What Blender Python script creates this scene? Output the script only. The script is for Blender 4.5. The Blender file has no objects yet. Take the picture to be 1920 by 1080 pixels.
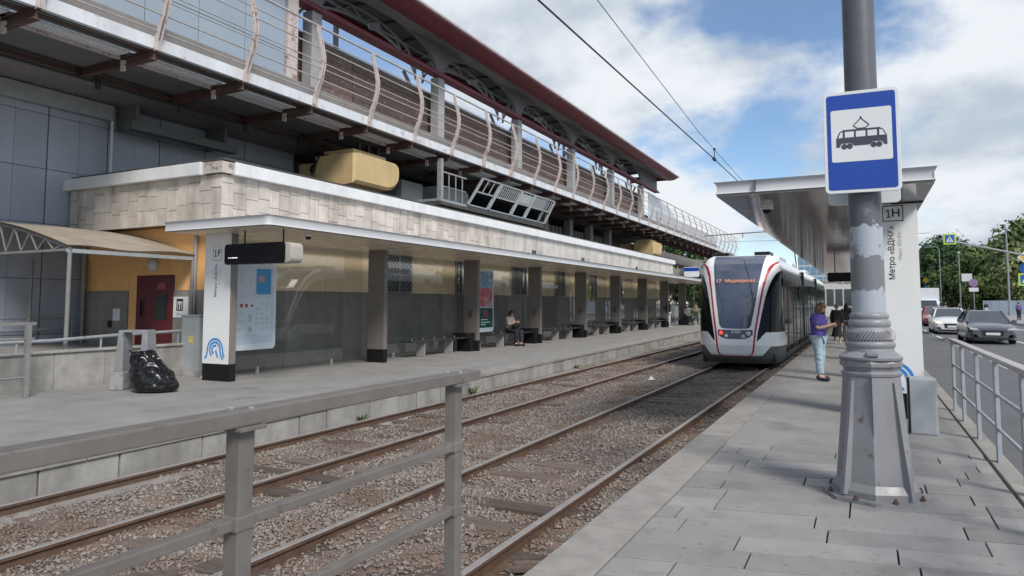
import bpy, bmesh, math, random
from math import sin, cos, pi, radians, sqrt, atan2
from mathutils import Vector, Matrix, Euler
import numpy as np
from mathutils import noise as mnoise
random.seed(7)
S = bpy.context.scene
COL = S.collection

# ------------------------------------------------------------------ camera
def make_camera():
    W, f, cx, cy, eye = 1920.0, 1300.0, 960.0, 475.0, 1.65
    d = Vector((1620 - cx, -(568 - cy), -f)).normalized()      # the track direction seen from the camera
    up = Vector((0, -d.z, d.y)).normalized()
    xx = d.cross(up)
    R = Matrix((xx, d, up))                                     # camera axes -> world axes
    cd = bpy.data.cameras.new('camera')
    cd.sensor_width = 36.0
    cd.lens = f / W * 36.0
    cd.shift_y = -(540 - cy) / W
    cd.clip_start = 0.05
    cd.clip_end = 5000
    co = bpy.data.objects.new('camera', cd)
    COL.objects.link(co)
    m = R.to_4x4()
    m.translation = Vector((0, 0, eye))
    co.matrix_world = m
    S.camera = co
make_camera()

# ------------------------------------------------------------------ sky, sun, exposure
SUN_EL, SUN_AZ = radians(42), radians(127)                      # azimuth clockwise from +Y
def make_world():
    w = bpy.data.worlds.new('World'); S.world = w; w.use_nodes = True
    N = w.node_tree.nodes; L = w.node_tree.links; N.clear()
    out = N.new('ShaderNodeOutputWorld'); bg = N.new('ShaderNodeBackground')
    bg.inputs['Strength'].default_value = 0.11
    sky = N.new('ShaderNodeTexSky'); sky.sky_type = 'NISHITA'; sky.sun_disc = False
    sky.sun_elevation = SUN_EL; sky.sun_rotation = SUN_AZ
    sky.air_density = 1.0; sky.dust_density = 0.1; sky.ozone_density = 4.0
    tc = N.new('ShaderNodeTexCoord'); sp = N.new('ShaderNodeSeparateXYZ')
    L.new(tc.outputs['Generated'], sp.inputs[0])
    def math_(op, a, b=None, clamp=False):
        n = N.new('ShaderNodeMath'); n.operation = op; n.use_clamp = clamp
        for i, v in enumerate((a, b)):
            if v is None: continue
            if isinstance(v, (int, float)): n.inputs[i].default_value = v
            else: L.new(v, n.inputs[i])
        return n.outputs[0]
    z = math_('ADD', math_('MAXIMUM', sp.outputs[2], 0.0), 0.38)
    cb = N.new('ShaderNodeCombineXYZ')
    L.new(math_('DIVIDE', sp.outputs[0], z), cb.inputs[0]); L.new(math_('DIVIDE', sp.outputs[1], z), cb.inputs[1])
    def noise(scale, detail, rough, off, dist=0.0):
        mp = N.new('ShaderNodeMapping'); mp.inputs['Location'].default_value = off
        L.new(cb.outputs[0], mp.inputs[0])
        n = N.new('ShaderNodeTexNoise'); n.inputs['Scale'].default_value = scale
        n.inputs['Detail'].default_value = detail; n.inputs['Roughness'].default_value = rough
        n.inputs['Distortion'].default_value = dist
        L.new(mp.outputs[0], n.inputs['Vector']); return n.outputs['Fac']
    def ramp(v, a, b, lo=0.0, hi=1.0):
        m = N.new('ShaderNodeMapRange'); m.interpolation_type = 'SMOOTHSTEP'
        for k, x in zip(('From Min', 'From Max', 'To Min', 'To Max'), (a, b, lo, hi)): m.inputs[k].default_value = x
        L.new(v, m.inputs['Value']); return m.outputs[0]
    cover = ramp(noise(1.5, 10, 0.55, (9.3, 9.9, 0), 0.05), 0.42, 0.535)
    thin = ramp(noise(0.5, 5, 0.6, (-4, 2.2, 0), 0.4), 0.42, 0.82, 0.0, 0.35)
    cov = math_('MAXIMUM', cover, thin)
    shade = ramp(noise(2.6, 8, 0.56, (8.3, 1.1, 2), 0.1), 0.34, 0.58)
    cc = N.new('ShaderNodeMix'); cc.data_type = 'RGBA'
    cc.inputs['A'].default_value = (3.5, 4.05, 4.7, 1); cc.inputs['B'].default_value = (5.9, 6.2, 6.5, 1)
    L.new(shade, cc.inputs['Factor'])
    mx = N.new('ShaderNodeMix'); mx.data_type = 'RGBA'
    L.new(cov, mx.inputs['Factor']); L.new(sky.outputs[0], mx.inputs['A']); L.new(cc.outputs['Result'], mx.inputs['B'])
    L.new(mx.outputs['Result'], bg.inputs['Color']); L.new(bg.outputs[0], out.inputs['Surface'])
make_world()
sl = bpy.data.lights.new('sun', 'SUN'); sl.energy = 2.7; sl.angle = radians(18); sl.color = (1.0, 0.95, 0.88)
so = bpy.data.objects.new('sun', sl); COL.objects.link(so)
so.rotation_euler = Vector((-sin(SUN_AZ) * cos(SUN_EL), -cos(SUN_AZ) * cos(SUN_EL), -sin(SUN_EL))).to_track_quat('-Z', 'Y').to_euler()
S.view_settings.view_transform = 'Standard'; S.view_settings.look = 'None'
S.view_settings.exposure = 0.40; S.view_settings.gamma = 1.0; S.view_settings.use_curve_mapping = False
S.render.engine = 'CYCLES'
S.cycles.use_denoising = True
S.cycles.max_bounces = 6; S.cycles.diffuse_bounces = 4; S.cycles.glossy_bounces = 3; S.cycles.transparent_max_bounces = 12
S.cycles.use_adaptive_sampling = True; S.cycles.adaptive_threshold = 0.02

# ------------------------------------------------------------------ materials
MATS = {}
def mat(name, col, rough=0.6, spots=0.0, metal=0.0, var=0.12, vs=3.0, bump=0.0, bs=40.0, streak=0.0, dirt=(0.06, 0.05, 0.04),
        rnd=0.0, spec=0.5, emit=None, estr=0.0, coat=0.0, patch=0.0, patchcol=(0.1, 0.1, 0.1), ps=1.5, rvar=0.1, stretch=None, base=None):
    m = bpy.data.materials.new(name); m.use_nodes = True; MATS[name] = m
    N = m.node_tree.nodes; L = m.node_tree.links
    b = N['Principled BSDF']
    b.inputs['Roughness'].default_value = rough; b.inputs['Metallic'].default_value = metal
    b.inputs['Specular IOR Level'].default_value = spec
    if coat: b.inputs['Coat Weight'].default_value = coat; b.inputs['Coat Roughness'].default_value = 0.06
    geo = N.new('ShaderNodeNewGeometry')
    def noise(scale, detail=5, rgh=0.6, st=None, off=0.0):
        mp = N.new('ShaderNodeMapping'); mp.inputs['Scale'].default_value = st or (1, 1, 1)
        mp.inputs['Location'].default_value = (off, off * 1.7, off * 0.6)
        L.new(geo.outputs['Position'], mp.inputs[0])
        n = N.new('ShaderNodeTexNoise'); n.inputs['Scale'].default_value = scale
        n.inputs['Detail'].default_value = detail; n.inputs['Roughness'].default_value = rgh
        L.new(mp.outputs[0], n.inputs['Vector']); return n.outputs['Fac']
    def mrange(v, a, b_, lo, hi):
        r = N.new('ShaderNodeMapRange')
        for k, x in zip(('From Min', 'From Max', 'To Min', 'To Max'), (a, b_, lo, hi)): r.inputs[k].default_value = x
        L.new(v, r.inputs['Value']); return r.outputs[0]
    def mix(fac, a, b_):
        x = N.new('ShaderNodeMix'); x.data_type = 'RGBA'
        L.new(fac, x.inputs['Factor'])
        for k, v in (('A', a), ('B', b_)):
            if isinstance(v, tuple): x.inputs[k].default_value = (*v[:3], 1)
            else: L.new(v, x.inputs[k])
        return x.outputs['Result']
    lo = tuple(c * (1 - var) for c in col); hi = tuple(min(1, c * (1 + var)) for c in col)
    c = mix(mrange(noise(vs, 6, 0.62, stretch), 0.3, 0.7, 0, 1), lo, hi)
    if patch: c = mix(mrange(noise(ps, 5, 0.6, None, 11.3), 0.62 - 0.25 * patch, 0.66 - 0.25 * patch + 0.05, 0, 0.85), c, patchcol)
    if spots: c = mix(mrange(noise(13, 2, 0.5, None, 7.7), 0.66, 0.70, 0, spots), c, tuple(q * 0.55 for q in col)); c = mix(mrange(noise(160, 2, 0.5, None, 1.7), 0.60, 0.72, 0, spots * 0.8), c, tuple(q * 0.6 for q in col))
    if streak: c = mix(mrange(noise(2.2, 6, 0.65, (1, 1, 0.16), 5.1), 0.45, 0.78, 0, streak), c, dirt)
    if rnd:
        oi = N.new('ShaderNodeObjectInfo'); hs = N.new('ShaderNodeHueSaturation')
        L.new(mrange(oi.outputs['Random'], 0, 1, 1 - rnd, 1 + rnd), hs.inputs['Value']); L.new(c, hs.inputs['Color']); c = hs.outputs[0]
    L.new(c, b.inputs['Base Color'])
    if rvar: L.new(mrange(noise(vs * 2.3, 4, 0.6, stretch, 2.2), 0.3, 0.7, max(0.02, rough - rvar), min(1, rough + rvar)), b.inputs['Roughness'])
    if bump:
        bn = N.new('ShaderNodeBump'); bn.inputs['Strength'].default_value = min(1, bump); bn.inputs['Distance'].default_value = 0.02
        L.new(noise(bs, 6, 0.65, stretch, 3.3), bn.inputs['Height']); L.new(bn.outputs[0], b.inputs['Normal'])
    if emit:
        b.inputs['Emission Color'].default_value = (*emit, 1); b.inputs['Emission Strength'].default_value = estr
    return m
def glass_mat(name, tint=(0.9, 0.95, 0.95), rough=0.02, ior=1.5, boost=1.0):
    m = bpy.data.materials.new(name); m.use_nodes = True; MATS[name] = m
    N = m.node_tree.nodes; L = m.node_tree.links; N.clear()
    out = N.new('ShaderNodeOutputMaterial'); mx = N.new('ShaderNodeMixShader'); fr = N.new('ShaderNodeFresnel')
    ge = N.new('ShaderNodeNewGeometry'); im = N.new('ShaderNodeMapRange')      # a pane's back face must not act as a dense medium
    im.inputs['To Min'].default_value = ior; im.inputs['To Max'].default_value = 1 / ior
    L.new(ge.outputs['Backfacing'], im.inputs['Value']); L.new(im.outputs[0], fr.inputs['IOR'])
    tr = N.new('ShaderNodeBsdfTransparent'); tr.inputs[0].default_value = (*tint, 1)
    gl = N.new('ShaderNodeBsdfGlossy'); gl.inputs['Roughness'].default_value = rough; gl.inputs['Color'].default_value = (boost, boost, boost, 1)
    L.new(fr.outputs[0], mx.inputs[0]); L.new(tr.outputs[0], mx.inputs[1]); L.new(gl.outputs[0], mx.inputs[2]); L.new(mx.outputs[0], out.inputs[0])
    return m

asphalt_pl = mat('platform asphalt', (0.265, 0.257, 0.246), 0.8, var=0.16, vs=1.3, bump=0.25, bs=90, patch=0.12, patchcol=(0.19, 0.188, 0.183), ps=0.9, spots=0.5)
slab_m = mat('paving slab', (0.255, 0.245, 0.24), 0.75, var=0.10, vs=3, bump=0.2, bs=70, rnd=0.16, patch=0.22, patchcol=(0.20, 0.192, 0.185), ps=2.4, spots=0.6)
joint_m = mat('dark joint', (0.07, 0.07, 0.07), 0.9)
kerb_m = mat('kerb stone', (0.29, 0.272, 0.25), 0.8, var=0.16, vs=5, bump=0.3, bs=60, rnd=0.08, streak=0.25)
edge_m = mat('edge concrete', (0.31, 0.30, 0.28), 0.85, var=0.2, vs=3, bump=0.35, bs=40, streak=0.6, dirt=(0.11, 0.095, 0.08), rnd=0.12)
gutter_m = mat('gutter concrete', (0.25, 0.235, 0.22), 0.9, var=0.25, vs=3, bump=0.4, bs=30)
asphalt_m = mat('road asphalt', (0.115, 0.115, 0.12), 0.75, var=0.12, vs=0.6, bump=0.25, bs=60)
paint_m = mat('road paint', (0.62, 0.62, 0.60), 0.6, var=0.12, vs=6, patch=0.15, patchcol=(0.2, 0.2, 0.2), ps=5)
dirt_m = mat('track dirt', (0.165, 0.13, 0.108), 0.95, var=0.4, vs=2.2, bump=0.8, bs=28, patch=0.5, patchcol=(0.20, 0.135, 0.10), ps=0.7)
stone_m = mat('ballast stone', (0.24, 0.208, 0.18), 0.9, var=0.5, vs=25, bump=0.0, patch=0.4, patchcol=(0.17, 0.12, 0.09), ps=0.9)
rail_side = mat('rusty rail', (0.105, 0.062, 0.042), 0.75, var=0.3, vs=8, bump=0.3)
rail_top = mat('worn rail head', (0.27, 0.25, 0.24), 0.42, 0.85, var=0.15, vs=6)
sleeper_m = mat('sleeper timber', (0.13, 0.10, 0.08), 0.9, var=0.35, vs=4, bump=0.7, bs=22, stretch=(0.4, 6, 3), rnd=0.3)
grass_m = mat('weed', (0.10, 0.16, 0.045), 0.8, var=0.3)
ground_m = mat('ground', (0.14, 0.14, 0.13), 0.95, var=0.2, vs=0.3)
tile_m = mat('weathered tile', (0.53, 0.485, 0.435), 0.75, var=0.18, vs=2.2, bump=0.15, bs=30, streak=0.75, dirt=(0.20, 0.14, 0.10), rnd=0.10)
tilefar_m = mat('weathered tile wall', (0.50, 0.475, 0.44), 0.8, var=0.2, vs=1.6, bump=0.25, bs=14, streak=0.75, dirt=(0.20, 0.175, 0.15))
tilebed_m = mat('tile bedding', (0.16, 0.12, 0.09), 0.9, var=0.3)
white_m = mat('white metal', (0.72, 0.73, 0.74), 0.45, var=0.06, vs=2, streak=0.15, dirt=(0.3, 0.26, 0.22))
whitecap_m = mat('white cap flashing', (0.70, 0.71, 0.72), 0.5, var=0.07, vs=1.5, streak=0.25, dirt=(0.3, 0.25, 0.2))
canopy_m = mat('canopy aluminium', (0.52, 0.53, 0.55), 0.35, 0.15, var=0.05, vs=2)
flash_m = mat('dark flashing', (0.06, 0.055, 0.05), 0.7)
gold_m = mat('gold panel', (0.78, 0.61, 0.41), 0.28, 0.0, var=0.09, vs=0.8, rvar=0.08)
orange_m = mat('orange plaster', (0.78, 0.43, 0.17), 0.8, var=0.10, vs=1.5, streak=0.2, dirt=(0.3, 0.14, 0.05))
greywall_m = mat('grey granite wall', (0.235, 0.22, 0.20), 0.6, var=0.16, vs=2.5, streak=0.3, rnd=0.08)
soffit_m = mat('shelter soffit', (0.74, 0.64, 0.49), 0.30, 0.15, var=0.06, vs=1.0)
steel_m = mat('brushed stainless', (0.33, 0.315, 0.30), 0.30, 0.85, var=0.10, vs=2, stretch=(1, 1, 0.15))
steeldk_m = mat('dark stainless', (0.185, 0.165, 0.15), 0.30, 0.6, var=0.03, vs=0.7, rvar=0.03)
mirror_m = mat('polished soffit', (0.40, 0.385, 0.37), 0.07, 0.95, var=0.05, vs=1.2, bump=0.22, bs=1.2, rvar=0.02)
black_m = mat('black plinth', (0.010, 0.010, 0.011), 0.5, var=0.1, spec=0.25)
seat_m = mat('bench seat', (0.035, 0.035, 0.037), 0.22, var=0.1)
paneln_m = mat('blue grey panel', (0.36, 0.395, 0.46), 0.42, 0.1, var=0.06, vs=0.8, rnd=0.05, streak=0.15, dirt=(0.17, 0.18, 0.2))
seam_m = mat('panel seam', (0.05, 0.055, 0.06), 0.8)
bluepane_m = mat('pale blue glazing', (0.30, 0.36, 0.43), 0.14, 0.25, var=0.05, vs=0.6, rnd=0.04)
brown_m = mat('oxide brown steel', (0.10, 0.055, 0.045), 0.65, var=0.25, vs=3, streak=0.3, dirt=(0.05, 0.03, 0.03))
pinkpost_m = mat('faded pink paint', (0.52, 0.455, 0.43), 0.6, var=0.12, vs=6, patch=0.25, patchcol=(0.26, 0.15, 0.11), ps=5)
railtube_m = mat('railing tube', (0.40, 0.365, 0.345), 0.45, 0.5, var=0.15, vs=5)
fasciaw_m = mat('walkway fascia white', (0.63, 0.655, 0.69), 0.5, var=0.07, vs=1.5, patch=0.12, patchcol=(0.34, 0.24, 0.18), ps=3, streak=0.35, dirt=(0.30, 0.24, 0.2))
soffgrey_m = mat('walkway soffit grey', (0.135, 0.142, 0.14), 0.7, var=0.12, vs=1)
girder_m = mat('grey girder', (0.24, 0.222, 0.215), 0.6, var=0.12, vs=1.5, streak=0.4, dirt=(0.16, 0.12, 0.1))
brownwall_m = mat('brown boards', (0.13, 0.09, 0.078), 0.8, var=0.3, vs=2.5, rnd=0.22, stretch=(1, 0.4, 4), patch=0.12, patchcol=(0.30, 0.24, 0.2), ps=6)
stcol_m = mat('station column grey', (0.36, 0.36, 0.36), 0.6, var=0.08, vs=2, streak=0.2)
arch_m = mat('arcade grey', (0.165, 0.165, 0.168), 0.65, var=0.07, vs=1)
redroof_m = mat('dark red steel', (0.145, 0.02, 0.028), 0.42, 0.1, var=0.12, vs=1.5)
redgut_m = mat('gutter red', (0.20, 0.03, 0.04), 0.45, var=0.15, vs=2)
decking_m = mat('roof decking', (0.10, 0.10, 0.105), 0.7, var=0.15)
pier_m = mat('ochre pier paint', (0.54, 0.40, 0.205), 0.6, var=0.10, vs=1.5, streak=0.4, dirt=(0.26, 0.17, 0.07))
pierleg_m = mat('pink pier column', (0.36, 0.17, 0.15), 0.7, var=0.12)
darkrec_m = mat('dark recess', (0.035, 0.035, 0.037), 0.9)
galv_m = mat('galvanised grey', (0.26, 0.275, 0.29), 0.45, 0.5, var=0.15, vs=6)
lightgrey_m = mat('light grey painted metal', (0.32, 0.345, 0.36), 0.5, var=0.12, vs=4, streak=0.3, dirt=(0.2, 0.2, 0.2))
reddoor_m = mat('dark red door', (0.105, 0.012, 0.016), 0.38, var=0.1)
awning_m = mat('beige awning sheet', (0.36, 0.31, 0.245), 0.6, var=0.12, vs=1.6, streak=0.25)
cream_m = mat('printed white', (0.74, 0.75, 0.75), 0.5, var=0.03)
ink_m = mat('black ink', (0.02, 0.02, 0.022), 0.5)
inkg_m = mat('grey ink', (0.42, 0.44, 0.47), 0.5)
swirl_m = mat('blue emblem', (0.03, 0.24, 0.62), 0.5)
posterblue_m = mat('poster blue', (0.035, 0.27, 0.55), 0.4)
glass_m = glass_mat('shelter glass', (0.95, 0.965, 0.96), 0.012, 1.50)
bag_m = mat('black bin bag', (0.006, 0.006, 0.007), 0.24, var=0.2, bump=0.0, rvar=0.04, spec=0.5)
wire_m = mat('wire', (0.03, 0.032, 0.035), 0.6)
polew_m = mat('pole grey paint', (0.10, 0.103, 0.118), 0.4, var=0.12, vs=3)
polebase_m = mat('cast base paint', (0.235, 0.237, 0.255), 0.42, var=0.10, vs=3, bump=0.12, bs=45, patch=0.06, patchcol=(0.11, 0.085, 0.07), ps=9, streak=0.3, dirt=(0.13, 0.12, 0.11))
signblue_m = mat('sign blue', (0.008, 0.055, 0.33), 0.35, var=0.05)
signwhite_m = mat('sign white', (0.66, 0.68, 0.69), 0.4, var=0.03)
signink_m = mat('sign dark ink', (0.045, 0.05, 0.075), 0.5)

# ------------------------------------------------------------------ mesh builder
class MB:
    def __init__(s): s.v = []; s.f = []; s.mi = []; s.cur = 0
    def add(s, vs, fs):
        o = len(s.v); s.v += [tuple(v) for v in vs]
        for f in fs: s.f.append([i + o for i in f]); s.mi.append(s.cur)
        return s
    def box(s, x0, x1, y0, y1, z0, z1, T=None):
        if x0 > x1: x0, x1 = x1, x0
        if y0 > y1: y0, y1 = y1, y0
        if z0 > z1: z0, z1 = z1, z0
        vs = [(x, y, z) for z in (z0, z1) for y in (y0, y1) for x in (x0, x1)]
        if T: vs = [T @ Vector(v) for v in vs]
        return s.add(vs, [(0, 2, 3, 1), (4, 5, 7, 6), (0, 1, 5, 4), (2, 6, 7, 3), (0, 4, 6, 2), (1, 3, 7, 5)])
    def bar(s, p, q, w, h=None, up=(0, 0, 1)):
        p, q = Vector(p), Vector(q); d = (q - p)
        if d.length < 1e-6: return s
        d.normalize(); u = Vector(up)
        if abs(d.dot(u)) > 0.99: u = Vector((0, 1, 0))
        a = d.cross(u).normalized() * w / 2; b = a.cross(d).normalized() * (h or w) / 2
        vs = [p - a - b, p + a - b, p + a + b, p - a + b, q - a - b, q + a - b, q + a + b, q - a + b]
        return s.add(vs, [(0, 3, 2, 1), (4, 5, 6, 7), (0, 1, 5, 4), (1, 2, 6, 5), (2, 3, 7, 6), (3, 0, 4, 7)])
    def tube(s, pts, r, n=8, cap=True):
        pts = [Vector(p) for p in pts]; rs = r if isinstance(r, (list, tuple)) else [r] * len(pts)
        o = len(s.v); prev = None
        for i, p in enumerate(pts):
            d = (pts[min(i + 1, len(pts) - 1)] - pts[max(i - 1, 0)]).normalized()
            if prev is None:
                u = Vector((0, 0, 1)) if abs(d.z) < 0.9 else Vector((1, 0, 0))
                a = d.cross(u).normalized()
            else: a = (prev - d * prev.dot(d)).normalized()
            prev = a; b = d.cross(a)
            s.v += [tuple(p + (a * cos(2 * pi * k / n) + b * sin(2 * pi * k / n)) * rs[i]) for k in range(n)]
        for i in range(len(pts) - 1):
            for k in range(n):
                s.f.append([o + i * n + k, o + i * n + (k + 1) % n, o + (i + 1) * n + (k + 1) % n, o + (i + 1) * n + k]); s.mi.append(s.cur)
        if cap:
            s.f.append([o + k for k in range(n)][::-1]); s.mi.append(s.cur)
            e = o + (len(pts) - 1) * n; s.f.append([e + k for k in range(n)]); s.mi.append(s.cur)
        return s
    def lathe(s, prof, n=24, c=(0, 0, 0)):
        o = len(s.v)
        for r, z in prof: s.v += [(c[0] + r * cos(2 * pi * k / n), c[1] + r * sin(2 * pi * k / n), c[2] + z) for k in range(n)]
        for i in range(len(prof) - 1):
            for k in range(n):
                s.f.append([o + i * n + k, o + i * n + (k + 1) % n, o + (i + 1) * n + (k + 1) % n, o + (i + 1) * n + k]); s.mi.append(s.cur)
        s.f.append([o + k for k in range(n)][::-1]); s.mi.append(s.cur)
        e = o + (len(prof) - 1) * n; s.f.append([e + k for k in range(n)]); s.mi.append(s.cur)
        return s
    def prism(s, poly, axis, a, b):
        """poly: 2-D outline; axis 'x' -> (y,z), 'y' -> (x,z), 'z' -> (x,y); extruded from a to b"""
        def P(u, w, t): return {'x': (t, u, w), 'y': (u, t, w), 'z': (u, w, t)}[axis]
        n = len(poly); vs = [P(u, w, a) for u, w in poly] + [P(u, w, b) for u, w in poly]
        fs = [list(range(n)), list(range(2 * n - 1, n - 1, -1))] + [[i, i + n, (i + 1) % n + n, (i + 1) % n] for i in range(n)]
        return s.add(vs, fs)
    def grid(s, rows, closed=False):
        o = len(s.v); n = len(rows[0])
        for r in rows: s.v += [tuple(p) for p in r]
        for i in range(len(rows) - 1):
            for k in range(n - 1 + (1 if closed else 0)):
                s.f.append([o + i * n + k, o + i * n + (k + 1) % n, o + (i + 1) * n + (k + 1) % n, o + (i + 1) * n + k]); s.mi.append(s.cur)
        return s
    def mesh(s, name, mats, smooth=None, bevel=0.0, fix=True):
        me = bpy.data.meshes.new(name); me.from_pydata(s.v, [], s.f)
        for m in (mats if isinstance(mats, (list, tuple)) else [mats]): me.materials.append(m)
        if any(s.mi): me.polygons.foreach_set('material_index', s.mi)
        if fix or bevel:
            bm = bmesh.new(); bm.from_mesh(me)
            bmesh.ops.recalc_face_normals(bm, faces=bm.faces)
            if bevel:
                es = [e for e in bm.edges if len(e.link_faces) == 2 and e.calc_face_angle(0) > 0.6]
                bmesh.ops.bevel(bm, geom=es, offset=bevel, segments=2, profile=0.6, affect='EDGES', clamp_overlap=True)
            bm.to_mesh(me); bm.free()
        if smooth is not None:
            me.polygons.foreach_set('use_smooth', [True] * len(me.polygons))
            me.set_sharp_from_angle(angle=radians(smooth))
        return me
    def build(s, name, mats, parent=None, smooth=None, bevel=0.0, fix=True, loc=None):
        return put(name, s.mesh(name, mats, smooth, bevel, fix), parent, loc)
def put(name, me, parent=None, loc=None, rot=None, scale=None):
    o = bpy.data.objects.new(name, me); COL.objects.link(o)
    if parent: o.parent = parent
    if loc is not None: o.location = loc
    if rot is not None: o.rotation_euler = rot
    if scale is not None: o.scale = scale
    return o
def tag(o, label=None, cat=None, group=None, kind=None):
    if label: o['label'] = label
    if cat: o['category'] = cat
    if group: o['group'] = group
    if kind: o['kind'] = kind
    return o
def thing(name, label, cat, loc=(0, 0, 0), rz=0.0, group=None):
    o = bpy.data.objects.new(name, None); COL.objects.link(o); o.empty_display_size = 0.2
    o.location = loc; o.rotation_euler = (0, 0, rz)
    return tag(o, label, cat, group)
def dup(root, loc, rz, label, group=None, parent=None):
    r = root.copy(); COL.objects.link(r); r.location = loc; r.rotation_euler = (0, 0, rz); r['label'] = label
    if group: r['group'] = group
    for ch in list(root.children):
        c = ch.copy(); COL.objects.link(c); c.parent = r
        for g in list(ch.children):
            d = g.copy(); COL.objects.link(d); d.parent = c
    return r
def rrect(x0, x1, y0, y1, r, n=5):
    out = []
    for cx, cy, a0 in ((x1 - r, y0 + r, -pi / 2), (x1 - r, y1 - r, 0), (x0 + r, y1 - r, pi / 2), (x0 + r, y0 + r, pi)):
        for k in range(n + 1):
            a = a0 + pi / 2 * k / n; out.append((cx + r * cos(a), cy + r * sin(a)))
    return out
def text_mesh(body, size, bold=0.0, align='CENTER', spacing=1.0):
    cu = bpy.data.curves.new('t', 'FONT'); cu.body = body; cu.size = size; cu.align_x = align; cu.align_y = 'CENTER'
    cu.offset = bold; cu.space_character = spacing; cu.extrude = 0.0; cu.resolution_u = 3
    o = bpy.data.objects.new('t', cu); COL.objects.link(o)
    dg = bpy.context.evaluated_depsgraph_get(); dg.update()
    me = bpy.data.meshes.new_from_object(o.evaluated_get(dg))
    bpy.data.objects.remove(o); bpy.data.curves.remove(cu)
    me.name = 'lettering'; me.materials.clear(); return me
def text(body, size, m, parent, M4, bold=0.0, align='CENTER', name='lettering', spacing=1.0):
    me = text_mesh(body, size, bold, align, spacing); me.materials.append(m); me.transform(M4)
    return put(name, me, parent)
def face_my(x, y, z, rot=0.0):      # a text plane that faces -Y (towards the camera along the tracks)
    return Matrix.Translation((x, y, z)) @ Matrix.Rotation(pi / 2, 4, 'X') @ Matrix.Rotation(rot, 4, 'Z')
def face_px(x, y, z, rot=0.0):      # a text plane that faces +X
    return Matrix.Translation((x, y, z)) @ Matrix.Rotation(pi / 2, 4, 'Z') @ Matrix.Rotation(pi / 2, 4, 'X') @ Matrix.Rotation(rot, 4, 'Z')

def digit_one(h, m, parent, M4):      # a "1" with flag and foot, centred on the plane
    w = h * .13
    b = MB().prism([(-w / 2, -h / 2), (w / 2, -h / 2), (w / 2, h / 2), (-w * .4, h / 2), (-w * 2.0, h * .30), (-w * 1.5, h * .21), (-w / 2, h * .34)], 'z', 0, .002)
    b.prism([(-w * 1.9, -h / 2 - w * .45), (w * 1.9, -h / 2 - w * .45), (w * 1.9, -h / 2 + w * .4), (-w * 1.9, -h / 2 + w * .4)], 'z', .0021, .003)
    me = b.mesh('digit', m); me.transform(M4); return put('digit', me, parent)

# ================================================================== THE SETTING: ground, tracks, platforms, road
RAILZ = -0.30
BED = -0.42
def sheet(name, poly, z, m, label=None):
    b = MB(); b.add([(x, y, z) for x, y in poly], [list(range(len(poly)))])
    o = b.build(name, m); o['kind'] = 'structure'; return o
# one sheet to the horizon, a little below everything else
sheet('ground', [(-1500, -300), (1500, -300), (1500, 3000), (-1500, 3000)], -0.62, ground_m)

def left_edge(y): return -7.55 - 0.033 * y
# ballast bed with real relief
rb = random.Random(3)
def bed_height(x, y):
    h = BED + 0.018 * sin(x * 2.3 + y * 0.9) + 0.014 * sin(x * 5.1 - y * 2.7) + 0.012 * rb.uniform(-1, 1)
    return h
rows = []
ys = [-2.0 + 0.22 * i for i in range(160)] + [33.5 + 1.2 * i for i in range(60)]
for y in ys: rows.append([(-9.6 + 7.7 * k / 44, y, bed_height(-9.6 + 7.7 * k / 44, y)) for k in range(45)])
o = MB().grid(rows).build('track_bed', dirt_m, smooth=80); o['kind'] = 'structure'
# loose stones: nobody could count them
def stones(name, label, n, seed, dens):
    g = np.random.default_rng(seed); X = g.uniform(-8.2, -1.95, n * 3); Y = 0.6 + 33 * g.random(n * 3) ** 1.75
    keep = g.random(n * 3) < np.array([dens(x, y) for x, y in zip(X, Y)]); X, Y = X[keep][:n], Y[keep][:n]; n = len(X)
    Sz = g.uniform(.007, .022, n) * (1 + .022 * Y) * np.where(g.random(n) < .06, 1.7, 1)
    base = np.array([(1, 0, 0), (-1, 0, 0), (0, 1, 0), (0, -1, 0), (0, 0, 1), (0, 0, -1)], float)
    P = base[None] * g.uniform(.55, 1.35, (n, 6, 1)) + g.uniform(-.3, .3, (n, 6, 3))
    q = g.normal(size=(n, 4)); q /= np.linalg.norm(q, axis=1)[:, None]; w, x, y, z = q.T
    Rm = np.stack([1 - 2 * (y * y + z * z), 2 * (x * y - z * w), 2 * (x * z + y * w), 2 * (x * y + z * w), 1 - 2 * (x * x + z * z), 2 * (y * z - x * w), 2 * (x * z - y * w), 2 * (y * z + x * w), 1 - 2 * (x * x + y * y)], 1).reshape(n, 3, 3)
    P = np.einsum('nij,nkj->nki', Rm, P) * Sz[:, None, None]; P[:, :, 2] *= .75
    P += np.stack([X, Y, BED + .018 * np.sin(X * 2.3 + Y * .9) + .014 * np.sin(X * 5.1 - Y * 2.7) + Sz * .3 + .004], 1)[:, None, :]
    F = np.array([(0, 2, 4), (2, 1, 4), (1, 3, 4), (3, 0, 4), (2, 0, 5), (1, 2, 5), (3, 1, 5), (0, 3, 5)]); F = (F[None] + (np.arange(n) * 6)[:, None, None]).reshape(-1, 3)
    me = bpy.data.meshes.new(name); me.vertices.add(n * 6); me.vertices.foreach_set('co', P.reshape(-1).astype(np.float32))
    me.loops.add(len(F) * 3); me.loops.foreach_set('vertex_index', F.reshape(-1).astype(np.int32)); me.polygons.add(len(F))
    me.polygons.foreach_set('loop_start', np.arange(0, len(F) * 3, 3, dtype=np.int32)); me.update(calc_edges=True); me.validate()
    me.materials.append(stone_m); o = put(name, me); tag(o, label, 'gravel', kind='stuff'); return o
def dens(x, y):
    if -5.75 < x < -4.45: return 1.0
    if -4.1 < x < -2.6: return 0.72
    if -7.3 < x < -6.2: return 0.72
    return 0.45
stones('ballast_stones', 'loose grey and rusty brown ballast stones between the rails', 105000, 5, dens)

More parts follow.
